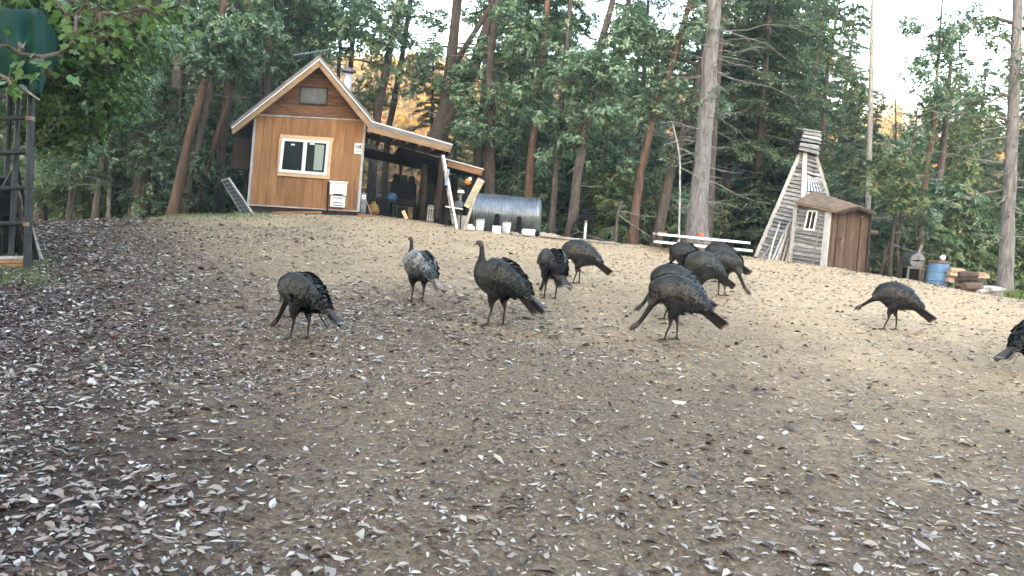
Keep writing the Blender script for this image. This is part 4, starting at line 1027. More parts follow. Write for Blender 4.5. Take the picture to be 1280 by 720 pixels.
# ------------------------------------------------------------------ turkeys
M['feather'] = mat('dark_bronze_feather', (.004, .0045, .0056), (.010, .0108, .0125), 9, rough=.5, bump=.15, spec=.25, island=.4)
M['feather_tip'] = mat('bronze_feather', (.0055, .006, .0068), (.020, .0205, .021), 9, rough=.42, bump=.15, spec=.4, island=.75)
M['feather_edge'] = mat('black_feather_edge', (.0018, .0018, .002), (.0045, .0042, .0045), 9, rough=.6, spec=.15, bump=.1, island=.4)
M['wing_dark'] = mat('wing_dark_bar', (.013, .011, .0085), (.038, .032, .023), 8, spec=.2, rough=.6, bump=.2, island=.3)
M['wing_pale'] = mat('wing_pale_bar', (.038, .034, .027), (.085, .075, .060), 8, rough=.6, bump=.2, island=.3)
M['tail_dark'] = mat('tail_feather', (.012, .009, .008), (.03, .022, .018), 9, rough=.55, bump=.2, island=.3)
M['tail_tip'] = mat('buff_tail_tip', (.12, .095, .075), (.24, .20, .165), 8, rough=.7, bump=.1, island=.15)
M['rump_bar'] = mat('pale_rump_bar', (.08, .066, .052), (.16, .135, .115), 8, rough=.7, bump=.1, island=.3)
M['head_skin'] = mat('bare_head_skin', (.035, .022, .022), (.085, .052, .052), 14, rough=.6, bump=.5)
M['leg_skin'] = mat('dull_pink_leg', (.018, .011, .010), (.042, .024, .022), 12, rough=.6, bump=.4)
M['eye'] = mat('dark_eye', (.01, .008, .006), (.015, .012, .01), 4, rough=.1, bump=0, spec=.6)
M['beak'] = mat('horn_beak', (.16, .12, .09), (.26, .20, .15), 8, rough=.5, bump=.1)
TAILB = [(-.35, .415, .045, .035), (-.30, .445, .085, .07), (-.22, .485, .13, .115), (-.11, .52, .172, .180), (.01, .535, .192, .212)]
M['wing_covert'] = mat('wing_covert', (.009, .0092, .0095), (.036, .0345, .031), 10, rough=.5, bump=.2, spec=.3, island=.5)
for k_, f_ in (('wing_covert', 8.0), ('wing_dark', 7.0), ('wing_pale', 2.6), ('feather_tip', 8.0), ('feather_edge', 14.0), ('tail_dark', 9.0)):  # lightened copies that paint a blue-grey sheen onto one bird
    g_ = M[k_].copy(); g_.name = M[k_].name.replace('dark', 'greyish')+'_grey'; M[k_+'_grey'] = g_
    for e_ in [n for n in g_.node_tree.nodes if n.type == 'VALTORGB'][0].color_ramp.elements:
        e_.color = (e_.color[0]*f_, e_.color[1]*f_*1.04, e_.color[2]*f_*1.12, 1)
POSES = {
 'alert': TAILB+[(.12, .555, .172, .19), (.20, .60, .125, .14), (.235, .66, .072, .085), (.245, .73, .037, .043), (.25, .80, .027, .030), (.258, .855, .026, .029), (.280, .892, .031, .034), (.312, .893, .023, .024), (.335, .884, .011, .011)],
 'feed': TAILB+[(.11, .525, .178, .198), (.175, .495, .135, .155), (.21, .455, .062, .068), (.24, .405, .036, .039), (.275, .34, .030, .032), (.312, .27, .027, .0285), (.35, .205, .025, .0265), (.385, .158, .027, .029), (.422, .125, .031, .033), (.450, .098, .022, .023), (.466, .076, .010, .010)],
 'low': TAILB+[(.12, .53, .17, .185), (.185, .51, .125, .135), (.23, .485, .062, .067), (.28, .45, .037, .040), (.335, .41, .028, .030), (.39, .365, .024, .0255), (.44, .325, .025, .027), (.475, .30, .031, .032), (.505, .28, .022, .023), (.522, .262, .010, .010)],
 'back': TAILB+[(.11, .55, .172, .19), (.18, .60, .125, .14), (.205, .66, .072, .085), (.20, .73, .045, .05), (.18, .785, .034, .038), (.155, .82, .031, .034), (.125, .835, .031, .033), (.095, .83, .023, .024), (.075, .82, .011, .011)],
}
def catmull(P, n):
    P = np.array(P, float); out = []; m = len(P)
    for i in range(m-1):
        p0, p1, p2, p3 = P[max(i-1, 0)], P[i], P[i+1], P[min(i+2, m-1)]
        for k in range(n):
            t = k/n; out.append(.5*((2*p1)+(-p0+p2)*t+(2*p0-5*p1+4*p2-p3)*t*t+(-p0+3*p1-3*p2+p3)*t**3))
    out.append(P[-1]); return np.array(out)
def bird_curve(pose, rng, fat):
    P = np.array(POSES[pose], float); P[:7, 2:] *= fat
    return catmull(P, 5)
def cpoint(C, u, a, off=0.0):
    """surface point of the body at curve parameter u (0..1) and angle a (0 = back, pi/2 = left side)"""
    x = u*(len(C)-1); i = int(np.clip(x, 0, len(C)-2)); t = x-i; c = C[i]*(1-t)+C[i+1]*t
    d = C[min(i+2, len(C)-1)]-C[max(i-1, 0)]; dx, dz = d[0], d[1]; l = math.hypot(dx, dz); dx /= l; dz /= l
    nx, nz = -dz, dx
    cs, sn = math.cos(a), math.sin(a)
    p = Vector((c[0]+nx*cs*(c[3]+off), sn*(c[2]+off), c[1]+nz*cs*(c[3]+off)))
    n = Vector((nx*cs, sn, nz*cs)).normalized(); return p, n, Vector((dx, 0, dz))
def make_turkey(name, pos, heading, pose, label, seed, scale=1.0, stride=.07, fat=1.0, ruffle=0.0, group='wild turkeys feeding on the clearing', roll=0, pale=False):
    rg = np.random.default_rng(seed); sfx = '_grey' if pale else ''
    C = bird_curve(pose, rg, fat)
    root = bpy.data.objects.new(name, None); root.empty_display_size = .1; link(root, None, pos); tag(root, label, 'turkey', group)
    def child(nm, me, parent=None):
        o = bpy.data.objects.new(nm, me); col.objects.link(o); o.parent = parent or root; return o
    # one continuous body: loft + legs + toes fused by a voxel remesh
    mb = MB(); seg = 20; vv = []
    for i in range(len(C)):
        for k in range(seg):
            p, n, d = cpoint(C, i/(len(C)-1), 2*math.pi*k/seg); vv.append(p)
    n_ = len(C); fs = [(i*seg+k, i*seg+(k+1) % seg, (i+1)*seg+(k+1) % seg, (i+1)*seg+k) for i in range(n_-1) for k in range(seg)]
    fs += [tuple(range(seg-1, -1, -1)), tuple((n_-1)*seg+k for k in range(seg))]
    mb.add(vv, fs)
    for s in (-1, 1):
        fx = stride*s; hx = -.03+fx*.45
        mb.tube([(-.03, .095*s, .43), (-.015, .095*s, .35), (fx*.45-.005, .088*s, .27), (fx*.6-.018, .084*s, .215), (fx*.65-.02, .083*s, .185), (fx*.92-.006, .08*s, .09), (fx, .08*s, .022)], [.085, .078, .040, .020, .016, .0125, .013], 10)
        for ang, ln in ((0, .095), (.62, .08), (-.62, .08), (3.14, .045)):
            dx, dy = math.cos(ang), math.sin(ang)
            mb.tube([(fx, .08*s, .022), (fx+dx*ln*.5, .08*s+dy*ln*.5, .017), (fx+dx*ln, .08*s+dy*ln, .008)], [.012, .0105, .007], 7)
    tmp = mb.build('tmp_bird', M['feather'], None, origin=(0, 0, 0))
    md = tmp.modifiers.new('r', 'REMESH'); md.mode = 'VOXEL'; md.voxel_size = .0085
    m2 = tmp.modifiers.new('s', 'SMOOTH'); m2.iterations = 3; m2.factor = .5
    dg_ = bpy.context.evaluated_depsgraph_get(); dg_.update()
    me = bpy.data.meshes.new_from_object(tmp.evaluated_get(dg_)); old = tmp.data
    bpy.data.objects.remove(tmp); bpy.data.meshes.remove(old); me.name = 'body'
    for m in (M['feather'], M['head_skin'], M['leg_skin']):
        pass
    me.materials.clear(); [me.materials.append(M[k]) for k in ('feather', 'head_skin', 'leg_skin')]
    nf = len(me.polygons); ctr = np.empty(nf*3); me.polygons.foreach_get('center', ctr); ctr = ctr.reshape(-1, 3)
    neck = C[int(len(C)*.83):, :2]; nd_ = np.min(np.linalg.norm(ctr[:, None, (0, 2)]-neck[None], axis=2), axis=1)
    mi = np.zeros(nf, np.int32); mi[(nd_ < .045) & (np.abs(ctr[:, 1]) < .06)] = 1
    mi[(ctr[:, 2] < .26) & (ctr[:, 0] < .17) & (mi == 0)] = 2
    me.polygons.foreach_set('material_index', mi); me.polygons.foreach_set('use_smooth', np.ones(nf, bool))
    body_ = child('body', me)
    # plumage: overlapping feathers over the body
    V, Q, mi = [], [], []
    rows = 26
    for r in range(rows):
        u = .55-(.55-.02)*r/(rows-1); kmax = 26 if u < .5 else 20
        for k in range(kmax):
            a = 2*math.pi*(k+.5*(r % 2))/kmax+rg.normal(0, .04)
            p, n, d = cpoint(C, u+rg.normal(0, .004), a, .004)
            if r == 0 or True:
                L = (.085 if u < .5 else .055)*rg.uniform(.8, 1.2); W = L*.55
                dn = (-d+n*(.10+ruffle*rg.uniform(0, 1)+rg.uniform(0, .08))+Vector(rg.normal(0, .08, 3))).normalized(); s_ = n.cross(dn).normalized()
                b = len(V)
                V += [p-s_*W*.35, p+s_*W*.35, p+dn*L*.6+s_*W*.5, p+dn*L*.6-s_*W*.5, p+dn*L*.85+s_*W*.38-n*.002, p+dn*L*.85-s_*W*.38-n*.002, p+dn*L+s_*W*.12-n*.004, p+dn*L-s_*W*.12-n*.004]
                Q += [(b, b+1, b+2, b+3), (b+3, b+2, b+4, b+5), (b+5, b+4, b+6, b+7)]
                tip = 1 if rg.uniform() < .9 else 0
                mi += [0, 0, tip]; 
    pl = quadmesh('plumage', [tuple(v) for v in V], Q, [M['feather_tip'+sfx], M['feather_edge'+sfx]], mi)
    o = child('plumage', pl); o['kind'] = 'stuff'
    # folded wings with barred quills
    for s in (1, -1):
        V, Q, mi = [], [], []
        ph = rg.integers(0, 8, 11)
        for f in range(11):
            a0 = .62+f*.085; a1 = .45+f*.065
            ns = 54; prev = None
            for k in range(ns+1):
                t = k/ns
                u = .50-.44*t-(0.012*f)*(1-t)*.5; a = s*(a0*(1-t)+a1*t+.25*math.sin(t*3.1)*(f/11))
                p, n, d = cpoint(C, max(u, .03), a, .018+.0022*(10-f))
                if u < .03: p = p-d*(.03-u)*1.5
                sd_ = n.cross(d).normalized(); W = .032*(1-.55*t*t)*(.5+.5*min(1, t*6))
                V += [p+sd_*W*.5+n*.002, p-sd_*W*.5]
                if k:
                    b = len(V)-4; Q.append((b, b+1, b+3, b+2)); mi.append(1 if ((k+ph[f]) % 2 == 0 and k > 12+ph[f] and f > 3) else 0)
        # coverts: three rows of small feathers over the shoulder
        for rr_ in range(8):
            for k in range(11):
                u = .54-.036*rr_+rg.normal(0, .013); a = s*(.42+k*.11+.05*(rr_ % 2)+rg.normal(0, .045))
                p, n, d = cpoint(C, u, a, .028+.002*(8-rr_)); L, W = .06*rg.uniform(.85, 1.2), .036
                dn = (-d+n*.04).normalized(); s_ = n.cross(dn).normalized(); b = len(V)
                V += [p-s_*W*.4, p+s_*W*.4, p+dn*L*.8+s_*W*.5, p+dn*L*.8-s_*W*.5, p+dn*L+s_*W*.2, p+dn*L-s_*W*.2]
                Q += [(b, b+1, b+2, b+3), (b+3, b+2, b+4, b+5)]; mi += [0, 3]
        me = quadmesh('wing', [tuple(v) for v in V], Q, [M[k+sfx] for k in ('wing_covert', 'wing_pale', 'feather_tip', 'feather_edge')], mi, smooth=True)
        child('wing', me)
    # tail: narrow folded fan, barred coverts above it
    V, Q, mi = [], [], []
    bp_, _, bd = cpoint(C, .02, 0); base_ = Vector((-.31, 0, .43)); dr_ = Vector((-.78, 0, -.50)).normalized(); sd_ = Vector((0, 1, 0)); nn_ = Vector((-.50, 0, .78)).normalized()
    for f in range(13):
        t = (f-6)/6; ang = t*.20; d = (dr_*math.cos(ang)+sd_*math.sin(ang)).normalized(); s_ = nn_.cross(d).normalized()
        L = .36-.03*abs(t); w0, w1 = .020, .036; z = nn_*(.03-.085*abs(t)**1.3+.002*(f % 2)); tl = 1.0*t; s_ = (s_*math.cos(tl)-nn_*math.sin(tl)).normalized()
        st = [0, .2, .4, .6, .78, .88, .94, 1.0]
        for k, q_ in enumerate(st):
            p = base_+sd_*(t*.05)+z+d*(L*q_); W = w0+(w1-w0)*q_
            if k == len(st)-1: W *= .6
            V += [p+s_*W, p-s_*W]
            if k:
                b = len(V)-4; Q.append((b, b+1, b+3, b+2)); mi.append(1 if k == len(st)-1 else 0)
    for rr_ in range(4):
        for k in range(9):
            t = (k-4)/4; p = base_+Vector((.05, 0, .03))-dr_*(-.015-.045*rr_)+sd_*(t*(.085-.012*rr_))+nn_*(.045-.03*t*t-.006*rr_)
            d = (dr_+sd_*t*.15).normalized(); s_ = nn_.cross(d).normalized(); L, W = .085, .022; b = len(V)
            V += [p+s_*W, p-s_*W, p+d*L*.75-s_*W, p+d*L*.75+s_*W, p+d*L-s_*W*.5, p+d*L+s_*W*.5]
            Q += [(b, b+1, b+2, b+3), (b+3, b+2, b+4, b+5)]; mi += [0, 2]
    child('tail', quadmesh('tail', [tuple(v) for v in V], Q, [M['tail_dark'+sfx], M['tail_tip'], M['rump_bar']], mi))
    # head details
    h0, h1 = C[-6], C[-1]; e = C[-8]
    d = Vector((h1[0]-C[-5][0], 0, h1[1]-C[-5][1])).normalized(); tip = Vector((h1[0], 0, h1[1]))
    mb = MB(); mb.tube([tip-d*.012, tip+d*.012, tip+d*.034+Vector((0, 0, -.008))], [.012, .009, .002], 8)
    o = mb.build('beak', M['beak'], None, origin=(0, 0, 0)); o.parent = root
    up_ = Vector((-d.z, 0, d.x)); up_ = up_ if up_.z > 0 else -up_
    for s in (1, -1):
        c = Vector((e[0], 0, e[1]))+Vector((0, s*e[2]*.93, 0))+up_*.006
        o = MB().ball(c, .007, 8, 6).build('eye', M['eye'], None, origin=(0, 0, 0), smooth=True); o.parent = root
    o = MB().tube([tip-d*.02+up_*.018, tip-d*.012+up_*.028, tip+up_*.018], [.006, .005, .002], 6).build('snood', M['head_skin'], None, origin=(0, 0, 0)); o.parent = root
    # wattle fold under the throat
    o = MB().tube([Vector((e[0], 0, e[1]))-up_*.028-d*.01, Vector((e[0], 0, e[1]))-up_*.042+d*.003, Vector((e[0], 0, e[1]))-up_*.024+d*.02], [.006, .008, .004], 7).build('wattle', M['head_skin'], None, origin=(0, 0, 0), smooth=True); o.parent = root
    sl = math.atan(SLOPE)*.3
    root.rotation_euler = (roll, 0, heading); root.scale = (scale,)*3
    return root
def hd(dx, dy): return math.atan2(dy, dx)
birds = [
 # foot x, foot y, heading vector, pose, scale, stride, fat, label
 (374, 424, (-.80, .50), 'feed', .88, .05, 1.0, 'leftmost turkey, nearer the dark litter, pecking with its head hidden low'),
 (521, 378, (-.62, .78), 'alert', .90, .02, .97, 'turkey walking away with raised head and pale grey sheen painted on its back, left of centre'),
 (619, 408, (-.82, .52), 'alert', 1.04, .05, 1.0, 'tall turkey standing alert with raised head in the centre'),
 (687, 374, (-.30, .95), 'feed', .94, .02, 1.0, 'turkey seen from behind with head hidden, right of the alert central bird'),
 (720, 355, (-.98, -.05), 'feed', .90, .06, 1.0, 'farthest turkey of the middle pair, its tail pointing right'),
 (838, 426, (-.97, .15), 'feed', 1.0, .07, 1.04, 'large nearest turkey pecking leftward right of centre'),
 (836, 400, (-.95, .25), 'feed', .95, .06, 1.0, 'turkey mostly hidden right behind the large nearest bird'),
 (872, 374, (-.85, -.25), 'feed', .96, .04, 1.0, 'turkey in the cluster with its white tipped tail pointing down right'),
 (902, 370, (.80, -.50), 'feed', .95, .03, .95, 'dark turkey of the cluster pecking towards the right'),
 (852, 352, (-.75, .6), 'feed', .88, .03, 1.0, 'turkey at the back left of the cluster, only its ruffled back showing'),
 (897, 353, (-.80, .45), 'feed', .90, .03, 1.0, 'turkey at the back right of the cluster in front of the picnic table'),
 (1112, 413, (-.85, .45), 'low', .88, .08, .95, 'lone turkey walking left with lowered neck on the right slope'),
 (1288, 473, (.90, .40), 'low', .88, .05, 1.0, 'turkey cut by the right edge with its tail pointing left'),
 (1304, 452, (.45, .85), 'feed', 1.0, .04, 1.0, 'turkey barely showing behind the one at the right edge'),
]
for i, (px, py, h, pose, s, stv, fat, lab) in enumerate(birds):
    g = ground(px, py)
    make_turkey('turkey', g, hd(*h), pose, lab, 40+i, s, stv, fat, ruffle=.12 if i in (9, 10) else 0, pale=(i == 1))
# ------------------------------------------------------------------ trees
def unit(a): return a/np.maximum(np.linalg.norm(a, axis=-1, keepdims=True), 1e-9)
def leaf_quads(rg, base, d, up, L, W, droop=.15):
    """diamond leaves with drooping tips; base,d,up (n,3) L,W (n,)"""
    s = unit(np.cross(d, up)); L = L[:, None]; W = W[:, None]; u = np.cross(s, d)
    return np.stack([base, base+d*L*.45+s*W*.5+u*L*.05, base+d*L-u*L*droop, base+d*L*.45-s*W*.5+u*L*.05], 1)
def tube_quads(a, b, r0, r1):
    """three sided twigs from a to b (n,3)"""
    d = unit(b-a); t = np.where(np.abs(d[:, 2:3]) < .9, np.array([[0, 0, 1.]]), np.array([[1., 0, 0]])); x = unit(np.cross(d, t)); y = np.cross(d, x)
    A, B = [], []
    for k in range(3):
        c, s_ = math.cos(2.094*k), math.sin(2.094*k); o = x*c+y*s_; A.append(a+o*r0); B.append(b+o*r1)
    return np.concatenate([np.stack([A[k], A[(k+1) % 3], B[(k+1) % 3], B[k]], 1) for k in range(3)])
class Foliage:
    def __init__(s): s.q = []; s.mi = []
    def add(s, q, m): s.q.append(q.reshape(-1, 4, 3)); s.mi.append(np.full(len(q), m))
    def mesh(s, name, mats):
        V = np.concatenate(s.q); n = len(V); return quadmesh(name, V.reshape(-1, 3), np.arange(n*4).reshape(-1, 4), mats, np.concatenate(s.mi))
def broad(rg, F, blobs, leafL=.12, dens=1.0, nl=7, mi=0, ti=1, upb=.7, twigs=True, wl_=.42):
    """blobs: (x,y,z,r). Leaves in whorls at twig ends, denser towards the blob's outside, with gaps between"""
    for bx, by, bz, r in blobs:
        c = np.array([bx, by, bz]); n = max(4, int(46*dens*(r/.6)**2*(.12/leafL)**1.5))
        v = unit(rg.normal(0, 1, (n, 3)))*(rg.uniform(.12, 1, (n, 1))**.45)*r*np.array([1, 1, .72]); p = c+v
        ax_ = unit(v/r+np.array([0, 0, upb])+rg.normal(0, .3, (n, 3)))
        P = np.repeat(p, nl, 0); A = np.repeat(ax_, nl, 0); m = len(P)
        d = unit(A*rg.uniform(-.1, .5, (m, 1))+unit(np.cross(A, rg.normal(0, 1, (m, 3))))*1.0)
        L = leafL*rg.uniform(.65, 1.3, m)
        F.add(leaf_quads(rg, P+rg.normal(0, leafL*.18, (m, 3)), d, A, L, L*wl_*rg.uniform(.8, 1.2, m), .2), mi)
        if twigs:
            k = min(n, 7); F.add(tube_quads(np.repeat(c[None]-np.array([[0, 0, r*.25]]), k, 0), p[:k], .012, .005), ti)
def conifer(rg, F, H, z0, Lmax, nb=70, droop=.35, mi=0, ti=1, nlen=.16, dens=1.0, lean=(0, 0), taper=1.0):
    for k in range(nb):
        t = (k+rg.uniform(0, 1))/nb; z = z0+(H-z0)*t; L = Lmax*((1-t)**.7*taper+.12)*rg.uniform(.55, 1.1); th = rg.uniform(0, 6.28)
        dirh = np.array([math.cos(th), math.sin(th), 0]); o = np.array([lean[0]*z, lean[1]*z, z]); n = max(5, int(11*L*dens)); u = np.linspace(.12, 1, n)
        path = o+dirh*(u*L)[:, None]+np.array([0, 0, 1])*((.10*u-droop*u*u)*L)[:, None]
        F.add(tube_quads(path[:-1], path[1:], .014, .010), ti)
        side = np.array([-dirh[1], dirh[0], 0]); ns = 4
        for s_ in (1, -1):
            tw = L*.30*(1.05-u)+.10
            d = unit(dirh*.65+side*s_+np.array([0, 0, -.22])+rg.normal(0, .16, (n, 3)))
            for j in range(ns):
                f = (j+.6)/ns; P = path+d*(tw*f)[:, None]
                for s2 in (1, -1):
                    dd = unit(d*.7+np.cross(d, [0, 0, 1.])*s2*.8+rg.normal(0, .2, (n, 3))); Lq = nlen*rg.uniform(.7, 1.3, n)
                    F.add(leaf_quads(rg, P, dd, np.repeat([[0, 0, 1.]], n, 0)+rg.normal(0, .25, (n, 3)), Lq, Lq*.34, .25), mi)
def trunk_mesh(mb, pts, rad, rng_, seg=10, rough=.07, mi=0):
    """resample a polyline with small wobble"""
    P = [Vector(p) for p in pts]; n = 14; out, rr_ = [], []
    for i in range(n+1):
        t = i/n*(len(P)-1); k = min(int(t), len(P)-2); q = P[k].lerp(P[k+1], t-k)
        w_ = rad[k]+(rad[k+1]-rad[k])*(t-k); wob = w_*.12
        out.append(q+Vector((rng_.uniform(-wob, wob), rng_.uniform(-wob, wob), 0)) if 0 < i < n else q); rr_.append(w_*(1.5 if i == 0 else 1.1 if i == 1 else 1+rng_.uniform(-.05, .05)))
    mb.tube(out, rr_, seg, mi, rough=rough*.35, rng=rng_, ridge=[rng_.uniform(-1, 1)*rough for _ in range(seg)])
    return out
ZONES = [(-200, 'far left behind the pipe rack'), (60, 'left of the cabin'), (285, 'behind the cabin'), (460, 'behind the porch'), (590, 'behind the steel tank'), (690, 'between the tank and the picnic table'), (820, 'behind the picnic table'), (940, 'behind the clapboard tower'), (1090, 'behind the barrel smoker and drum'), (1230, 'at the far right')]
def zone(px):
    z = ZONES[0][1]
    for a, b in ZONES:
        if px >= a: z = b
    return z
# named trunks traced from the photograph: base column, depth, further points (column, row), widths in px, bark, label
def hero(name, px, d, pts, wpx, bark, label, cat='tree', ext=6.0, crown=None, seed=0, limbs=(), twigs=0, group=None):
    rg = random.Random(seed*7+1); b = gat(px, d)
    root = thing(name, b-Vector((0, 0, .05)), label, cat, group)
    P = [b-Vector((0, 0, .15))]+[at(x, y, d) for x, y in pts]
    dirv = (P[-1]-P[-2]).normalized(); dirv = (dirv+Vector((0, 0, .25))).normalized(); P.append(P[-1]+dirv*ext)
    s_ = d/1000/2; rad = [w*s_*.84 for w in wpx]+[wpx[-1]*s_*.4]
    twigs = twigs or (5 if bark in ('bark_brown', 'bark_dark') else 0)
    mb = MB(); trunk_mesh(mb, P, rad, rg, 22, .035 if bark == 'bark_red' else .10); tr = mb.build('trunk', M[bark], root, smooth=True)
    for lp, lw in limbs:
        m2 = MB(); Q = [at(x, y, d+dz) for x, y, dz in lp]; m2.tube(Q, [a*s_ for a in lw], 8, rough=.08, rng=rg); m2.build('limb', M[bark], root, smooth=True)
    if twigs:
        r2 = random.Random(seed)
        for k in range(twigs):
            t = r2.uniform(.12, .98); tt = t*(len(pts)); i = min(int(tt), len(pts)-1); q = P[i].lerp(P[i+1], tt-i)
            a = r2.uniform(0, 6.28); L = r2.uniform(.2, 1.0)**1.6*2.6*(1 if t > .35 else .5); dz = r2.uniform(-.35, .25); v = Vector((math.cos(a), math.sin(a)*.7, dz)).normalized()
            m3 = MB(); pp_ = [q]; w_ = Vector((0, 0, 0))
            for j in range(5): w_ += Vector((r2.uniform(-.10, .10), r2.uniform(-.10, .10), r2.uniform(-.12, .07))); pp_.append(q+v*L*(j+1)/5+w_*L*.5)
            m3.tube(pp_, [.016, .012, .010, .008, .006, .003], 5)
            for j in range(r2.randint(1, 4)):
                k2 = r2.randint(1, 4); e = pp_[k2]; v2 = (v+Vector((r2.uniform(-1, 1), r2.uniform(-1, 1), r2.uniform(-.7, .5)))).normalized(); l2 = L*r2.uniform(.15, .4)
                e2 = e+v2*l2*.5+Vector((0, 0, -.04)); m3.tube([e, e2, e+v2*l2+Vector((0, 0, -.09*l2))], [.006, .004, .002], 4)
            m3.build('dead_branch', M['dead_twig'], root)
    if crown: crown(root, P, d, np.random.default_rng(seed+100))
    return root
def cr_madrone(spots, leafL=.135, dens=1.0, leaf='leaf_madrone', dz=1.0, top=True, twig='twig', nl=7):
    """spots: (px, py, radius px): leafy clusters of this tree; small blobs are scattered inside each"""
    def f(root, P, d, rg):
        F = Foliage(); bl = []
        for px, py, r in spots:
            n = max(3, int((r/11.5)**2*1.0))
            for k in range(n):
                a, q = rg.uniform(0, 6.28), math.sqrt(rg.uniform(0, 1))*r
                c = at(px+math.cos(a)*q, py+math.sin(a)*q*.8, d+rg.uniform(-dz, dz)); bl.append((c.x, c.y, c.z, rg.uniform(.32, .62)))
            c0_ = at(px, py+r*.25, d); j = min(range(1, len(P)-1), key=lambda i: (P[i]-c0_).length); best = P[j]; 
            for i in range(1, len(P)-1):
                for t in (.25, .5, .75):
                    q = P[i].lerp(P[i+1], t)
                    if q.z < c0_.z+.2 and (q-c0_).length < (best-c0_).length: best = q
            MB().tube([best, best.lerp(c0_, .5)+Vector((0, 0, .1)), c0_], [.05, .035, .015], 6).build('limb', M[twig], root)
        if top:
            e = P[-1]
            for k in range(16): bl.append((e.x+rg.normal(0, 1.3), e.y+rg.normal(0, 1.3), e.z+rg.normal(-.6, 1.1), rg.uniform(.5, .9)))
        if 440 < spots[0][0] < 870:                      # leafy sprays hanging across the middle of the trunk
            for k in range(5):
                t = rg.uniform(.3, .8)*(len(P)-2); i = int(t); q = P[i].lerp(P[i+1], t-i)
                bl.append((q.x+rg.normal(0, .55), q.y-rg.uniform(.2, .9), q.z, rg.uniform(.28, .5)))
        off = np.array(wl(root)); bl = [(b[0]-off[0], b[1]-off[1], b[2]-off[2], b[3]) for b in bl]
        broad(rg, F, bl, leafL, dens*1.3, nl)
        me = F.mesh('crown', [M[leaf], M[twig]]); o = bpy.data.objects.new('crown', me); col.objects.link(o); o.parent = root
    return f
def cr_conifer(z0, H, Lmax, nb=60, leaf='needle', droop=.35):
    def f(root, P, d, rg):
        F = Foliage(); off = wl(root); a, b = P[0]-off, P[-1]-off; ln = ((b.x-a.x)/max(b.z, .1), (b.y-a.y)/max(b.z, .1))
        conifer(rg, F, H, z0, Lmax, nb, droop, lean=ln)
        o = bpy.data.objects.new('crown', F.mesh('crown', [M[leaf], M['twig']])); col.objects.link(o); o.parent = root
    return f
H = hero
# left
H('oak_tree', 50, 23, [(56, 190), (62, 100)], [15, 13, 12], 'bark_dark', 'dark trunk just right of the pipe rack post', crown=cr_madrone([(90, 120, 45), (60, 170, 28), (120, 60, 50)], .13, .8, 'leaf_oak'), seed=1)
H('oak_tree', 75, 26, [(76, 180), (80, 90)], [11, 11, 10], 'bark_dark', 'dark upright trunk second from the pipe rack', seed=2, crown=cr_madrone([(100, 170, 35), (70, 90, 40)], .15, .8, 'leaf_oak'))
H('leaning_tree', 117, 21.5, [(126, 210), (138, 150), (148, 100)], [10, 9, 8, 7], 'bark_brown', 'slender brown trunk leaning right between dark and pale trunks at the left', seed=3, crown=cr_madrone([(140, 110, 42), (170, 80, 30), (110, 140, 26)], .12, 1.0))
H('dead_sapling', 135, 23, [(138, 200), (141, 140), (143, 100)], [6, 5, 5, 4], 'bark_pale', 'thin pale upright trunk beside the leaning brown one at the left', seed=4, ext=2, twigs=10)
H('fir_tree', 172, 22.5, [(177, 190), (181, 110), (184, 30)], [27, 22, 19, 17], 'bark_brown', 'thick furrowed grey brown trunk midway between pipe rack and cabin', seed=5, ext=8, twigs=30, crown=cr_conifer(9, 17, 3.2, 40))
H('fir_tree', 212, 27, [(219, 150), (229, 50)], [24, 22, 21], 'bark_grey', 'broad dim bluish trunk behind the leaning orange ones', seed=6, ext=8, twigs=26, crown=cr_conifer(9, 18, 3.4, 40, 'needle_blue'))
H('madrone_tree', 214, 21.5, [(236, 170), (262, 82), (275, 30)], [17, 13, 11, 9], 'bark_red', 'orange barked trunk leaning right, front one left of the cabin', seed=7, crown=cr_madrone([(255, 62, 34), (285, 50, 24), (240, 30, 36)], .13, 1.0))
H('madrone_tree', 226, 22.5, [(247, 185), (262, 120), (270, 60)], [12, 10, 9, 8], 'bark_brown', 'brown trunk half hidden behind the front leaning orange trunk', seed=8, crown=cr_madrone([(300, 78, 28), (290, 20, 40)], .13, 1.0))
H('madrone_tree', 234, 23, [(262, 200), (284, 130), (296, 85)], [9, 8, 8, 7], 'bark_red', 'thin orange trunk leaning right, nearest to the cabin eave', seed=9, crown=cr_madrone([(305, 70, 30), (330, 40, 30)], .13, 1.0))
H('oak_tree', 273, 24, [(277, 200), (285, 110), (295, 20)], [15, 13, 12, 10], 'bark_dark', 'dark upright trunk just left of the cabin side cabinet', seed=10, crown=cr_madrone([(300, 20, 40), (270, 110, 24)], .13, .8))
# behind the cabin and porch
H('oak_tree', 628, 31, [(634, 150), (642, 60), (648, 0)], [9, 8, 7, 6], 'bark_dark', 'slim dark tree far behind the left half of the steel tank', seed=42, crown=cr_madrone([(600, 8, 26), (640, 20, 34), (680, 5, 34), (655, 55, 24), (500, 50, 16), (530, 80, 16)], .15, .9, 'leaf_madrone'))
H('oak_tree', 350, 31, [(356, 150), (364, 60), (370, 0)], [9, 8, 7, 6], 'bark_dark', 'slim dark tree far behind the cabin ridge', seed=43, crown=cr_madrone([(350, 10, 34), (385, 5, 34), (420, 40, 22), (340, 50, 26), (455, 5, 22)], .15, .9, 'leaf_oak'))
H('oak_tree', 425, 33, [(432, 150), (440, 60), (445, 0)], [9, 8, 7, 6], 'bark_dark', 'slim dark tree rising far behind the cabin chimney', seed=41, crown=cr_madrone([(400, 15, 30), (430, 0, 34), (462, 28, 24), (525, 12, 22), (380, 60, 18)], .15, .9, 'leaf_oak'))
H('oak_tree', 330, 26, [(334, 120), (338, 50), (345, 0)], [12, 11, 10, 9], 'bark_brown', 'brown trunk rising behind the left roof slope', seed=11, crown=cr_madrone([(345, 70, 30), (380, 30, 44), (330, 30, 30), (350, -5, 40), (415, 20, 34)], .13, .9))
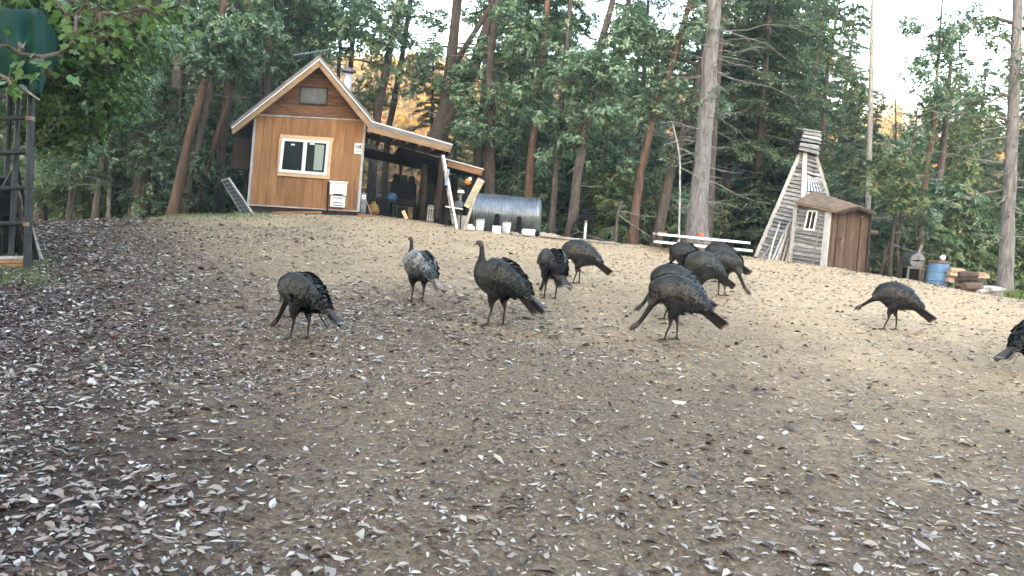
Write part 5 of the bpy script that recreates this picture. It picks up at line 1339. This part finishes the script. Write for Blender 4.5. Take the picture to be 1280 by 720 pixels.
H('fir_tree', 462, 26, [(470, 150), (488, 60), (500, 0)], [13, 13, 11, 10], 'bark_dark', 'dark trunk rising behind the right roof slope', seed=12, ext=8, crown=cr_madrone([(480, 80, 22), (455, 40, 34), (505, 30, 26), (430, 20, 36), (480, 0, 30), (410, 70, 18)], .13, .8))
H('fir_tree', 478, 28, [(484, 170), (500, 90), (513, 0)], [9, 9, 8, 7], 'bark_dark', 'slimmer dark trunk right of the one at the roof slope', seed=13, ext=6, crown=cr_madrone([(500, 110, 22), (520, 95, 18), (515, 5, 24), (545, 20, 16)], .13, .8))
H('big_oak_tree', 535, 24.5, [(546, 175), (556, 140), (563, 80), (572, 0)], [36, 32, 22, 17, 14], 'bark_dark', 'massive dark forked trunk directly behind the porch roof', seed=14, ext=6,
  limbs=[([(552, 160, 0), (572, 128, .2), (592, 85, .4), (612, 20, .6), (620, -30, .7)], [24, 20, 15, 10, 8]), ([(562, 90, 0), (590, 45, -.3), (606, 20, -.5), (630, -20, -.6)], [9, 7, 6, 4]), ([(556, 190, .1), (574, 172, 0), (590, 160, -.2)], [8, 6, 4])],
  crown=cr_madrone([(560, 110, 18), (610, 95, 26), (600, 140, 22), (545, 60, 14), (628, 60, 30)], .13, .9))
H('fir_tree', 590, 27, [(600, 170), (607, 110), (613, 20)], [15, 13, 11, 10], 'bark_brown', 'trunk between the forked oak and the steel tank', seed=15, crown=cr_madrone([(640, 100, 30), (610, 170, 18), (650, 20, 34), (700, 30, 40), (610, 10, 24)], .13, .9))
H('oak_tree', 611, 23.5, [(612, 190), (615, 145), (612, 80), (622, 10)], [19, 15, 13, 11, 9], 'bark_brown', 'brown trunk rising right behind the steel tank left half', seed=16, crown=cr_madrone([(600, 120, 24), (650, 75, 34), (590, 165, 16), (630, 175, 18)], .13, 1.0))
H('young_fir_tree', 641, 27, [(644, 190), (648, 130), (655, 60)], [7, 7, 6, 5], 'bark_dark', 'thin dark straight trunk above the tank middle', seed=17, twigs=24, crown=cr_conifer(6, 12, 2.2, 36))
H('madrone_tree', 658, 22.5, [(663, 200), (670, 150), (678, 80), (684, 10)], [13, 12, 10, 9, 8], 'bark_red', 'reddish trunk rising behind the tank right half', seed=18, crown=cr_madrone([(680, 45, 34), (700, 90, 28), (660, 130, 26), (690, 160, 24), (645, 20, 26)], .13, 1.1))
H('young_fir_tree', 688, 21.8, [(694, 220), (700, 160), (706, 90)], [9, 8, 7, 6], 'bark_dark', 'dark slender trunk just right of the steel tank', seed=19, crown=cr_madrone([(700, 150, 24), (720, 110, 28), (690, 190, 18)], .13, 1.0))
H('leaning_tree', 712, 21, [(722, 220), (736, 140), (750, 60), (766, 0)], [15, 13, 12, 11, 9], 'bark_brown', 'grey brown trunk leaning right beside the black grill', seed=20, crown=cr_madrone([(735, 80, 26), (765, 100, 30), (720, 160, 22), (770, 40, 26), (755, 150, 20)], .13, 1.0))
H('madrone_tree', 744, 24, [(750, 200), (762, 130), (775, 60)], [10, 9, 8, 7], 'bark_brown', 'brown trunk behind the black grill', seed=21, crown=cr_madrone([(785, 110, 26), (770, 170, 20), (800, 60, 26)], .13, 1.0))
H('dead_sapling', 769, 19.8, [(772, 270), (775, 256)], [5, 4, 3.5], 'bark_brown', 'short broken brown stub right of the grill', seed=22, ext=.1)
H('madrone_tree', 790, 20.8, [(800, 220), (818, 140), (832, 100), (852, 40)], [13, 12, 11, 10, 8], 'bark_red', 'orange trunk leaning right, left of the white sapling', seed=23, crown=cr_madrone([(830, 60, 26), (800, 130, 20), (860, 30, 24)], .13, .8))
H('leaning_tree', 818, 21.5, [(838, 215), (862, 140), (872, 100), (886, 30)], [15, 13, 11, 10, 8], 'bark_brown', 'brown trunk leaning right towards the big grey pine', seed=24, crown=cr_madrone([(840, 150, 16), (870, 40, 22), (835, 90, 22), (900, 20, 22), (800, 60, 30)], .12, .8))
H('white_sapling', 849, 19.6, [(850, 240), (850, 200), (846, 175), (842, 160)], [3.2, 2.8, 2.5, 2.2, 1.8], 'bark_pale', 'thin white leafless sapling left of the big grey pine', seed=25, ext=.1, twigs=5)
H('big_pine_tree', 871, 20.3, [(876, 215), (885, 110), (890, 40), (895, -30)], [31, 25, 23, 21, 20], 'bark_grey', 'big bare grey pine trunk with dead twigs right of centre', seed=26, ext=9, twigs=95, crown=cr_conifer(12.5, 19, 3, 40))
H('fir_tree', 884, 22.5, [(888, 220), (893, 140), (899, 60)], [14, 12, 11, 10], 'bark_brown', 'brown trunk hugging the right side of the big grey pine', seed=27, crown=cr_conifer(8, 15, 2.6, 40, 'needle_blue'))
H('fir_tree', 905, 27, [(908, 200), (915, 100)], [12, 11, 10], 'bark_dark', 'dark trunk behind the right half of the picnic table', seed=28, twigs=20, crown=cr_conifer(3.5, 14, 2.6, 75, 'needle_blue'))
H('fir_tree', 945, 26, [(948, 200), (955, 100)], [13, 12, 10], 'bark_dark', 'dark trunk just left of the clapboard tower', seed=29, twigs=20, crown=cr_conifer(3.2, 15, 2.8, 80, 'needle_blue'))
H('birch_tree', 1084, 25, [(1085, 240), (1088, 130), (1091, 0)], [8.5, 8, 7, 5], 'bark_pale', 'tall pale slim trunk rising behind the shed roof into the sky', seed=30, ext=4, twigs=22)
H('madrone_tree', 1148, 23.5, [(1153, 260), (1160, 200), (1167, 160), (1170, 110)], [10, 9, 8, 7, 5], 'bark_red', 'light brown trunk rising behind the round smoker', seed=31, ext=3, crown=cr_madrone([(1150, 45, 22), (1175, 70, 28), (1160, 100, 24), (1190, 120, 26), (1140, 160, 20), (1200, 40, 18)], .13, .9, top=False))
H('leaning_tree', 1160, 24.5, [(1166, 260), (1178, 200), (1182, 150)], [13, 10, 9, 7], 'bark_brown', 'brown trunk behind the blue barrel', seed=32, ext=3, crown=cr_madrone([(1190, 190, 26), (1205, 250, 28), (1180, 140, 24), (1215, 300, 22)], .14, 1.1, 'leaf_oak', top=False))
H('young_oak_tree', 1112, 21.8, [(1116, 290), (1122, 240), (1120, 190)], [5, 5, 4, 3], 'bark_dark', 'dark thin trunk left of the smoker, leftmost of three', seed=33, ext=2, crown=cr_madrone([(1125, 210, 26), (1110, 240, 22), (1140, 240, 24)], .12, .9, 'leaf_oak', top=False))
H('young_oak_tree', 1128, 22.2, [(1121, 310), (1126, 270), (1135, 215)], [5, 4, 4, 3], 'bark_dark', 'crooked dark thin trunk close left of the smoker', seed=34, ext=2, crown=cr_madrone([(1140, 270, 22), (1120, 180, 22), (1100, 210, 14)], .12, .9, top=False))
H('leaning_tree', 1098, 22.5, [(1108, 310), (1128, 275), (1138, 255)], [4, 4, 3, 2.5], 'bark_dark', 'thin bent stem slanting right just past the shed', seed=35, ext=1.2)
H('big_fir_tree', 1255, 18.5, [(1262, 250), (1268, 120), (1272, 0)], [19, 17, 15, 13], 'bark_grey', 'thick grey trunk near the right edge', seed=36, ext=7, twigs=60, crown=cr_madrone([(1240, 40, 18), (1215, 22, 14), (1235, 125, 16), (1275, 90, 14), (1230, 150, 12)], .10, .5, 'needle', top=False))
# ------------------------------------------------------------------ forest behind: shared crowns, each tree its own object
rgv = np.random.default_rng(77)
def variant_conifer(H, z0, L, nb, leaf, seed, dens=.75, nlen=.22):
    F = Foliage(); conifer(np.random.default_rng(seed), F, H, z0, L, nb, .35, nlen=nlen, dens=dens); return F.mesh('crown', [M[leaf], M['twig']])
def variant_broad(H, z0, R, n, leaf, seed, leafL=.17):
    rg = np.random.default_rng(seed); F = Foliage(); bl = []
    for k in range(n):
        z = rg.uniform(z0, H); f = math.sin(min(1, max(.18, (H-z)/(H-z0)+.12))*2.6); a = rg.uniform(0, 6.28); q = R*f*math.sqrt(rg.uniform(.05, 1))
        bl.append((math.cos(a)*q, math.sin(a)*q, z, rg.uniform(.5, .95)))
    broad(rg, F, bl, leafL, .8, 7); return F.mesh('crown', [M[leaf], M['twig']])
def variant_trunk(H, r, bark, seed):
    mb = MB(); rr_ = random.Random(seed); P = [Vector((0, 0, -.3))]; x = y = 0
    for k in range(1, 7): x += rr_.uniform(-.12, .12); y += rr_.uniform(-.12, .12); P.append(Vector((x, y, H*k/6)))
    mb.tube(P, [r*1.3, r, r*.85, r*.7, r*.52, r*.34, .02], 8, rough=.06, rng=rr_)
    o = mb.build('trunk', M[bark], None, origin=(0, 0, 0), smooth=True); me = o.data; bpy.data.objects.remove(o); return me
VAR = {
 'fir_tree': [(variant_trunk(17, .24, 'bark_dark', 1), variant_conifer(17, 2.2, 3.0, 90, 'needle', 1)), (variant_trunk(18, .26, 'bark_brown', 2), variant_conifer(18, 4.0, 3.2, 84, 'needle_blue', 2)),
              (variant_trunk(16, .20, 'bark_brown', 3), variant_conifer(16, 1.5, 2.8, 96, 'needle_blue', 3)), (variant_trunk(19, .28, 'bark_dark', 4), variant_conifer(19, 5.0, 3.3, 80, 'needle', 4))],
 'oak_tree': [(variant_trunk(12, .18, 'bark_dark', 5), variant_broad(13, 2.2, 2.9, 46, 'leaf_oak', 5)), (variant_trunk(13, .17, 'bark_brown', 6), variant_broad(14, 3.0, 2.6, 44, 'leaf_madrone', 6)),
              (variant_trunk(11, .15, 'bark_red', 7), variant_broad(12, 1.6, 2.6, 46, 'leaf_madrone', 7))],
}
SHR = [variant_broad(2.3, .25, 1.15, 17, 'leaf_madrone', 11, .12), variant_broad(2.0, .2, 1.3, 17, 'leaf_oak', 12, .12), variant_conifer(3.2, .25, 1.25, 40, 'needle_blue', 13, 1.2, .14), variant_conifer(2.6, .2, 1.0, 34, 'needle', 14, 1.2, .14)]
def place(name, meshes, px, d, s, label, cat, group, rz=None):
    p = gat(px, d); root = thing(name, p, label, cat, group); root.scale = (s*rgv.uniform(.9, 1.1), s*rgv.uniform(.9, 1.1), s)
    root.rotation_euler = (rgv.normal(0, .02), rgv.normal(0, .025), rgv.uniform(0, 6.28) if rz is None else rz)
    for nm, me in meshes:
        o = bpy.data.objects.new(nm, me); col.objects.link(o); o.parent = root
    return root
KIND = {'fir_tree': 'conifer', 'oak_tree': 'broadleaf tree'}
def sky_row(px):
    """image row that the forest top must stay under where the photograph shows open sky"""
    return float(np.interp(px, [-200, 440, 470, 520, 560, 620, 700, 760, 1000, 1040, 1062, 1085, 1110, 1128, 1150, 1200, 1222, 1245, 1262, 1300, 1500], [-70, -70, -40, 45, 60, 40, -60, -70, -70, 20, 120, 165, 175, 120, 60, 90, 150, 165, 60, -70, -70]))
cols = []
for row, (d0, d1, n) in enumerate(((25.5, 30, 26), (31, 38, 34), (39, 50, 44), (52, 72, 54))):
    for k in range(n):
        lo_x, hi_x = -160, 1440
        px = lo_x+(hi_x-lo_x)*(k+rgv.uniform(.1, .9))/n; d = rgv.uniform(d0, d1)
        # keep a thin window onto the sunlit slope
        if row < 3 and (395 < px < 605) and rgv.uniform() < .93: continue
        if row < 3 and 690 < px < 860 and rgv.uniform() < .5: continue
        if (800 < px < 850 or 1085 < px < 1112) and rgv.uniform() < .8: continue
        if row == 3 and (390 < px < 640) and rgv.uniform() < .85: continue
        if 1035 < px < 1250 and row > 0 and rgv.uniform() < .35: continue
        kind = 'fir_tree' if rgv.uniform() < (.75 if px > 560 or px < 200 else .55) else 'oak_tree'
        vr = VAR[kind][int(rgv.integers(len(VAR[kind])))]
        hgt = (17.5 if kind == 'fir_tree' else 13.5)*rgv.uniform(.8, 1.1); p = gat(px, d)
        topz = at(px, sky_row(px)+rgv.uniform(0, 25), d).z-p.z
        s = min(hgt, max(topz, 2.5))/(17.5 if kind == 'fir_tree' else 13.5)
        lab = 'dim %s, %s forest row %s' % (KIND[kind], ('nearest', 'second', 'middle', 'deepest')[row], zone(px))
        place(kind, (('trunk', vr[0]), ('crown', vr[1])), px, d, s, lab, 'tree', 'forest trees')
for k in range(110):
    px = rgv.uniform(-60, 1330); d = rgv.uniform(22.5, 34)
    if 290 < px < 590 and d < 27: d += 7
    if 400 < px < 600: s_mul = .6
    else: s_mul = 1
    if 925 < px < 1095: d = rgv.uniform(25.5, 34)
    j = int(rgv.integers(4))
    if px > 1090 and rgv.uniform() < .5: j = 1
    s = rgv.uniform(.6, 1.25)*s_mul
    if px > 1090: d = max(d, 24.6)
    lab = '%s in the undergrowth %s' % (('leafy shrub', 'low olive shrub', 'bluish young conifer', 'dark young conifer')[j], zone(px))
    place(('shrub', 'shrub', 'young_conifer', 'young_conifer')[j], (('foliage', SHR[j]),), px, d, s, lab, 'shrub' if j < 2 else 'young conifer', 'undergrowth along the forest edge')
for k in range(34):
    px = rgv.uniform(570, 980); d = rgv.uniform(26, 40); j = int(rgv.integers(2))+2
    place('young_conifer', (('foliage', SHR[j]),), px, d, rgv.uniform(1.2, 2.0), '%s in the understory %s' % (('pale bluish conifer', 'tall dark conifer')[j-2], zone(px)), 'young conifer', 'undergrowth along the forest edge')
# unseen broad trees added beside and behind the viewpoint to shade the left foreground
for k, (x_, y_, s_) in enumerate(((-7.2, 1.2, 1.75), (-10.5, 7.0, 1.7), (-5.5, -4.5, 1.8), (-12.5, 1.0, 1.8), (1.5, -7.5, 1.7), (-16, 9, 1.7))):
    vr = VAR['oak_tree'][k % 2]; root = thing('oak_tree', gp(x_, y_), ('unseen leafy tree added for shade just left of the view, nearest the litter', 'unseen leafy tree added for shade left of the pipe rack', 'unseen leafy tree added for shade behind the viewpoint on the left', 'second unseen leafy tree added for shade left of the view', 'unseen leafy tree added for shade straight behind the viewpoint', 'unseen leafy tree added for shade farthest left past the pipe rack')[k], 'tree')
    root.scale = (s_,)*3; root.rotation_euler = (0, 0, k*1.3)
    for nm, me in (('trunk', vr[0]), ('crown', vr[1])):
        o = bpy.data.objects.new(nm, me); col.objects.link(o); o.parent = root
# denser thicket behind the smoker and drum
for k in range(22):
    px = rgv.uniform(1185, 1320) if k % 3 else rgv.uniform(1095, 1180); d = rgv.uniform(24.6, 28.5)
    place('shrub', (('foliage', SHR[0 if k % 3 == 0 else 1]),), px, d, rgv.uniform(.9, 1.5), 'glossy leafed thicket shrub behind the log heap' if px > 1180 else 'glossy leafed shrub behind the thin trunks by the smoker', 'shrub', 'thicket behind the woodpile')
# wooded far slope catching the last sun, one mass of crowns
rg = np.random.default_rng(9); F = Foliage()
for k in range(1500):
    y = 74+165*rg.uniform(0, 1)**1.2; x = rg.uniform(-.62, .62)*y
    z = float(gz(x, y)); hgt = rg.uniform(5, 10); n = int(rg.uniform(26, 46))
    zz = rg.uniform(.05, 1, n)*hgt; a = rg.uniform(0, 6.28, n); q = (1-zz/hgt*.8)*rg.uniform(1.5, 2.6)*np.sqrt(rg.uniform(.2, 1, n))
    c = np.stack([x+np.cos(a)*q, y+np.sin(a)*q, z+zz], -1); m = 5; P = np.repeat(c, m, 0); t = len(P)
    d = unit(rg.normal(0, 1, (t, 3))+np.array([0, 0, .1])); L = rg.uniform(.6, 1.3, t)
    F.add(leaf_quads(rg, P+rg.normal(0, .4, (t, 3)), d, rg.normal(0, 1, (t, 3)), L, L*.6, .2), 0 if rg.uniform() < .72 else 1)
o = bpy.data.objects.new('far_woodland', F.mesh('far_woodland', [M['leaf_far'], M['leaf_gold']])); link(o, None, (0, 0, 0))
tag(o, 'distant wooded slope glowing golden in the last sun', 'woodland', kind='stuff')

# ------------------------------------------------------------------ leafy boughs reaching in at the upper left
def big_leaf(seed):
    """five pointed leaf with a folded midrib, about 10 cm"""
    r = random.Random(seed); o = [(0, 0), (.28, .06), (.45, .26), (.30, .34), (.52, .60), (.22, .62), (0, 1.0)]
    V = [(0, 0, 0), (0, .35, -.03), (0, .65, -.04), (0, 1.0, -.12)]; Fc = []
    for s in (1, -1):
        b = len(V); V += [(s*x*r.uniform(.85, 1.1), y, .06*x-.05*y*y+r.uniform(-.02, .02)) for x, y in o[1:6]]
        q = [(0, b, b+1), (0, b+1, b+2, 1), (1, b+2, b+3), (1, b+3, b+4, 2), (2, b+4, 3)]
        Fc += [f if s > 0 else tuple(reversed(f)) for f in q]
    me = bpy.data.meshes.new('leaf'); me.from_pydata(V, [], Fc); me.materials.append(M['leaf_maple']); me.update(); return me
BL = [big_leaf(k) for k in range(5)]
def bough(name, label, d, paths, nleaf, size, seed, spread=.16):
    r = random.Random(seed); p0 = at(paths[0][0][0], paths[0][0][1], d); root = thing(name, p0, label, 'branch', 'leafy branches at the upper left')
    mb = MB(); tips = []
    for path in paths:
        P = [at(x, y, d+r.uniform(-.15, .15)) for x, y in path]; mb.tube(P, [.009+.004*(len(P)-i)/len(P) for i in range(len(P))], 6)
        for i in range(len(P)-1):
            for k in range(8): tips.append(P[i].lerp(P[i+1], r.random()))
    tw = []
    for k in range(nleaf):
        b = r.choice(tips); v = Vector((r.gauss(0, 1), r.gauss(0, 1), r.gauss(-.25, .9))).normalized(); e = b+v*r.uniform(.03, spread); mb.tube([b, e], [.003, .002], 4)
        o = bpy.data.objects.new('leaf', BL[k % 5]); col.objects.link(o); o.parent = root
        yv = (v+Vector((0, 0, -.5))+Vector((r.gauss(0, .3), r.gauss(0, .3), 0))).normalized(); zv = Vector((r.gauss(0, .5), r.gauss(-.35, .5), 1)); zv = (zv-yv*zv.dot(yv)).normalized(); xv = yv.cross(zv)
        s = size*r.uniform(.65, 1.25)
        o.matrix_local = Matrix(((xv.x*s, yv.x*s, zv.x*s, e.x-p0.x), (xv.y*s, yv.y*s, zv.y*s, e.y-p0.y), (xv.z*s, yv.z*s, zv.z*s, e.z-p0.z), (0, 0, 0, 1)))
    mb.build('twigs', M['twig'], root)
bough('leafy_branch', 'leafy twig hanging across the middle of the green tarp', 4.6, [[(-40, 55), (10, 58), (28, 68), (52, 71), (74, 66), (92, 52)], [(52, 71), (56, 84), (62, 96)], [(28, 62), (24, 54)]], 20, .075, 1, .10)
bough('leafy_branch', 'leafy twig low at the left edge across the tarp', 4.4, [[(-40, 88), (-5, 92), (8, 98), (14, 106)]], 14, .08, 2, .09)
bough('leafy_branch', 'leafy branch drooping from the top edge above the tarp corner', 5.2, [[(95, -20), (108, 4), (124, 16), (150, 17), (185, 10)], [(124, 16), (126, 34), (132, 48)], [(150, 17), (170, 28)], [(108, 4), (96, 20), (94, 40)]], 90, .06, 3, .2)
bough('leafy_branch', 'leafy branch along the top edge nearest the broad bluish trunk', 5.6, [[(150, -25), (180, 0), (205, 10), (232, 6)], [(180, 0), (172, 20)], [(205, 10), (214, 26)]], 90, .065, 4, .2)
bough('leafy_branch', 'leafy branch top left above the tarp', 6.0, [[(-30, -30), (20, -14), (60, -8), (95, 2)], [(60, -8), (84, 18)]], 46, .085, 5, .16)
# the mid distance leafy trees these hang in front of
def left_tree(px, d, spots, label, leaf, seed, leafL, trunk_pts, w_):
    hero('leafy_tree', px, d, trunk_pts, w_, 'bark_dark', label, seed=seed, ext=2, crown=cr_madrone(spots, leafL, 1.0, leaf, 1.2, top=False))
left_tree(-30, 13.2, [(90, 70, 60), (60, 30, 60), (110, 120, 44), (70, 150, 40), (140, 40, 50), (20, -20, 60), (170, 0, 50)], 'yellow green leafy tree whose boughs fill the upper left corner', 'leaf_maple', 51, .10, [(-20, 150), (20, 40), (60, -60)], [16, 12, 9, 6])
left_tree(84, 17.0, [(130, 95, 40), (150, 115, 34), (100, 130, 36), (75, 200, 28), (90, 170, 30), (160, 60, 40), (205, 20, 44)], 'glossy leaved tree right of the green tarp corner', 'leaf_madrone', 52, .12, [(96, 190), (112, 120), (130, 60)], [8, 7, 6, 4])
# order words for look-alike trees of the nearer rows
_dup = {}
for o in list(col.objects):
    if o.parent is None and o.get('category') in ('tree', 'shrub', 'young conifer') and o.get('group') in ('forest trees', 'undergrowth along the forest edge', 'thicket behind the woodpile'):
        _dup.setdefault(o['label'], []).append(o)
_ord = ['leftmost', 'second from left', 'third from left', 'fourth from left', 'fifth from left', 'sixth from left', 'seventh from left', 'eighth from left']
for l, os_ in _dup.items():
    if len(os_) > 1 and 'deepest' not in l and 'middle forest' not in l:
        os_.sort(key=lambda o: (o.location-CAM).dot(_R)/(o.location-CAM).dot(_F))
        for k, o in enumerate(os_):
            if k < 8: o['label'] = l+', '+_ord[k]
# ------------------------------------------------------------------ air
hz = MB().box((0, 115, 28), (430, 0, 0), (0, 395, 0), (0, 0, 48)).build('haze', [], None, origin=(0, 0, 0))
hm = bpy.data.materials.new('pale_air'); hm.use_nodes = True; t = hm.node_tree
for n in list(t.nodes):
    if n.type == 'BSDF_PRINCIPLED': t.nodes.remove(n)
pv = t.nodes.new('ShaderNodeVolumePrincipled'); pv.inputs['Color'].default_value = (.92, .96, 1, 1); pv.inputs['Density'].default_value = .001; pv.inputs['Anisotropy'].default_value = .2
t.links.new(pv.outputs[0], t.nodes['Material Output'].inputs['Volume']); hz.data.materials.append(hm); hz['kind'] = 'stuff'
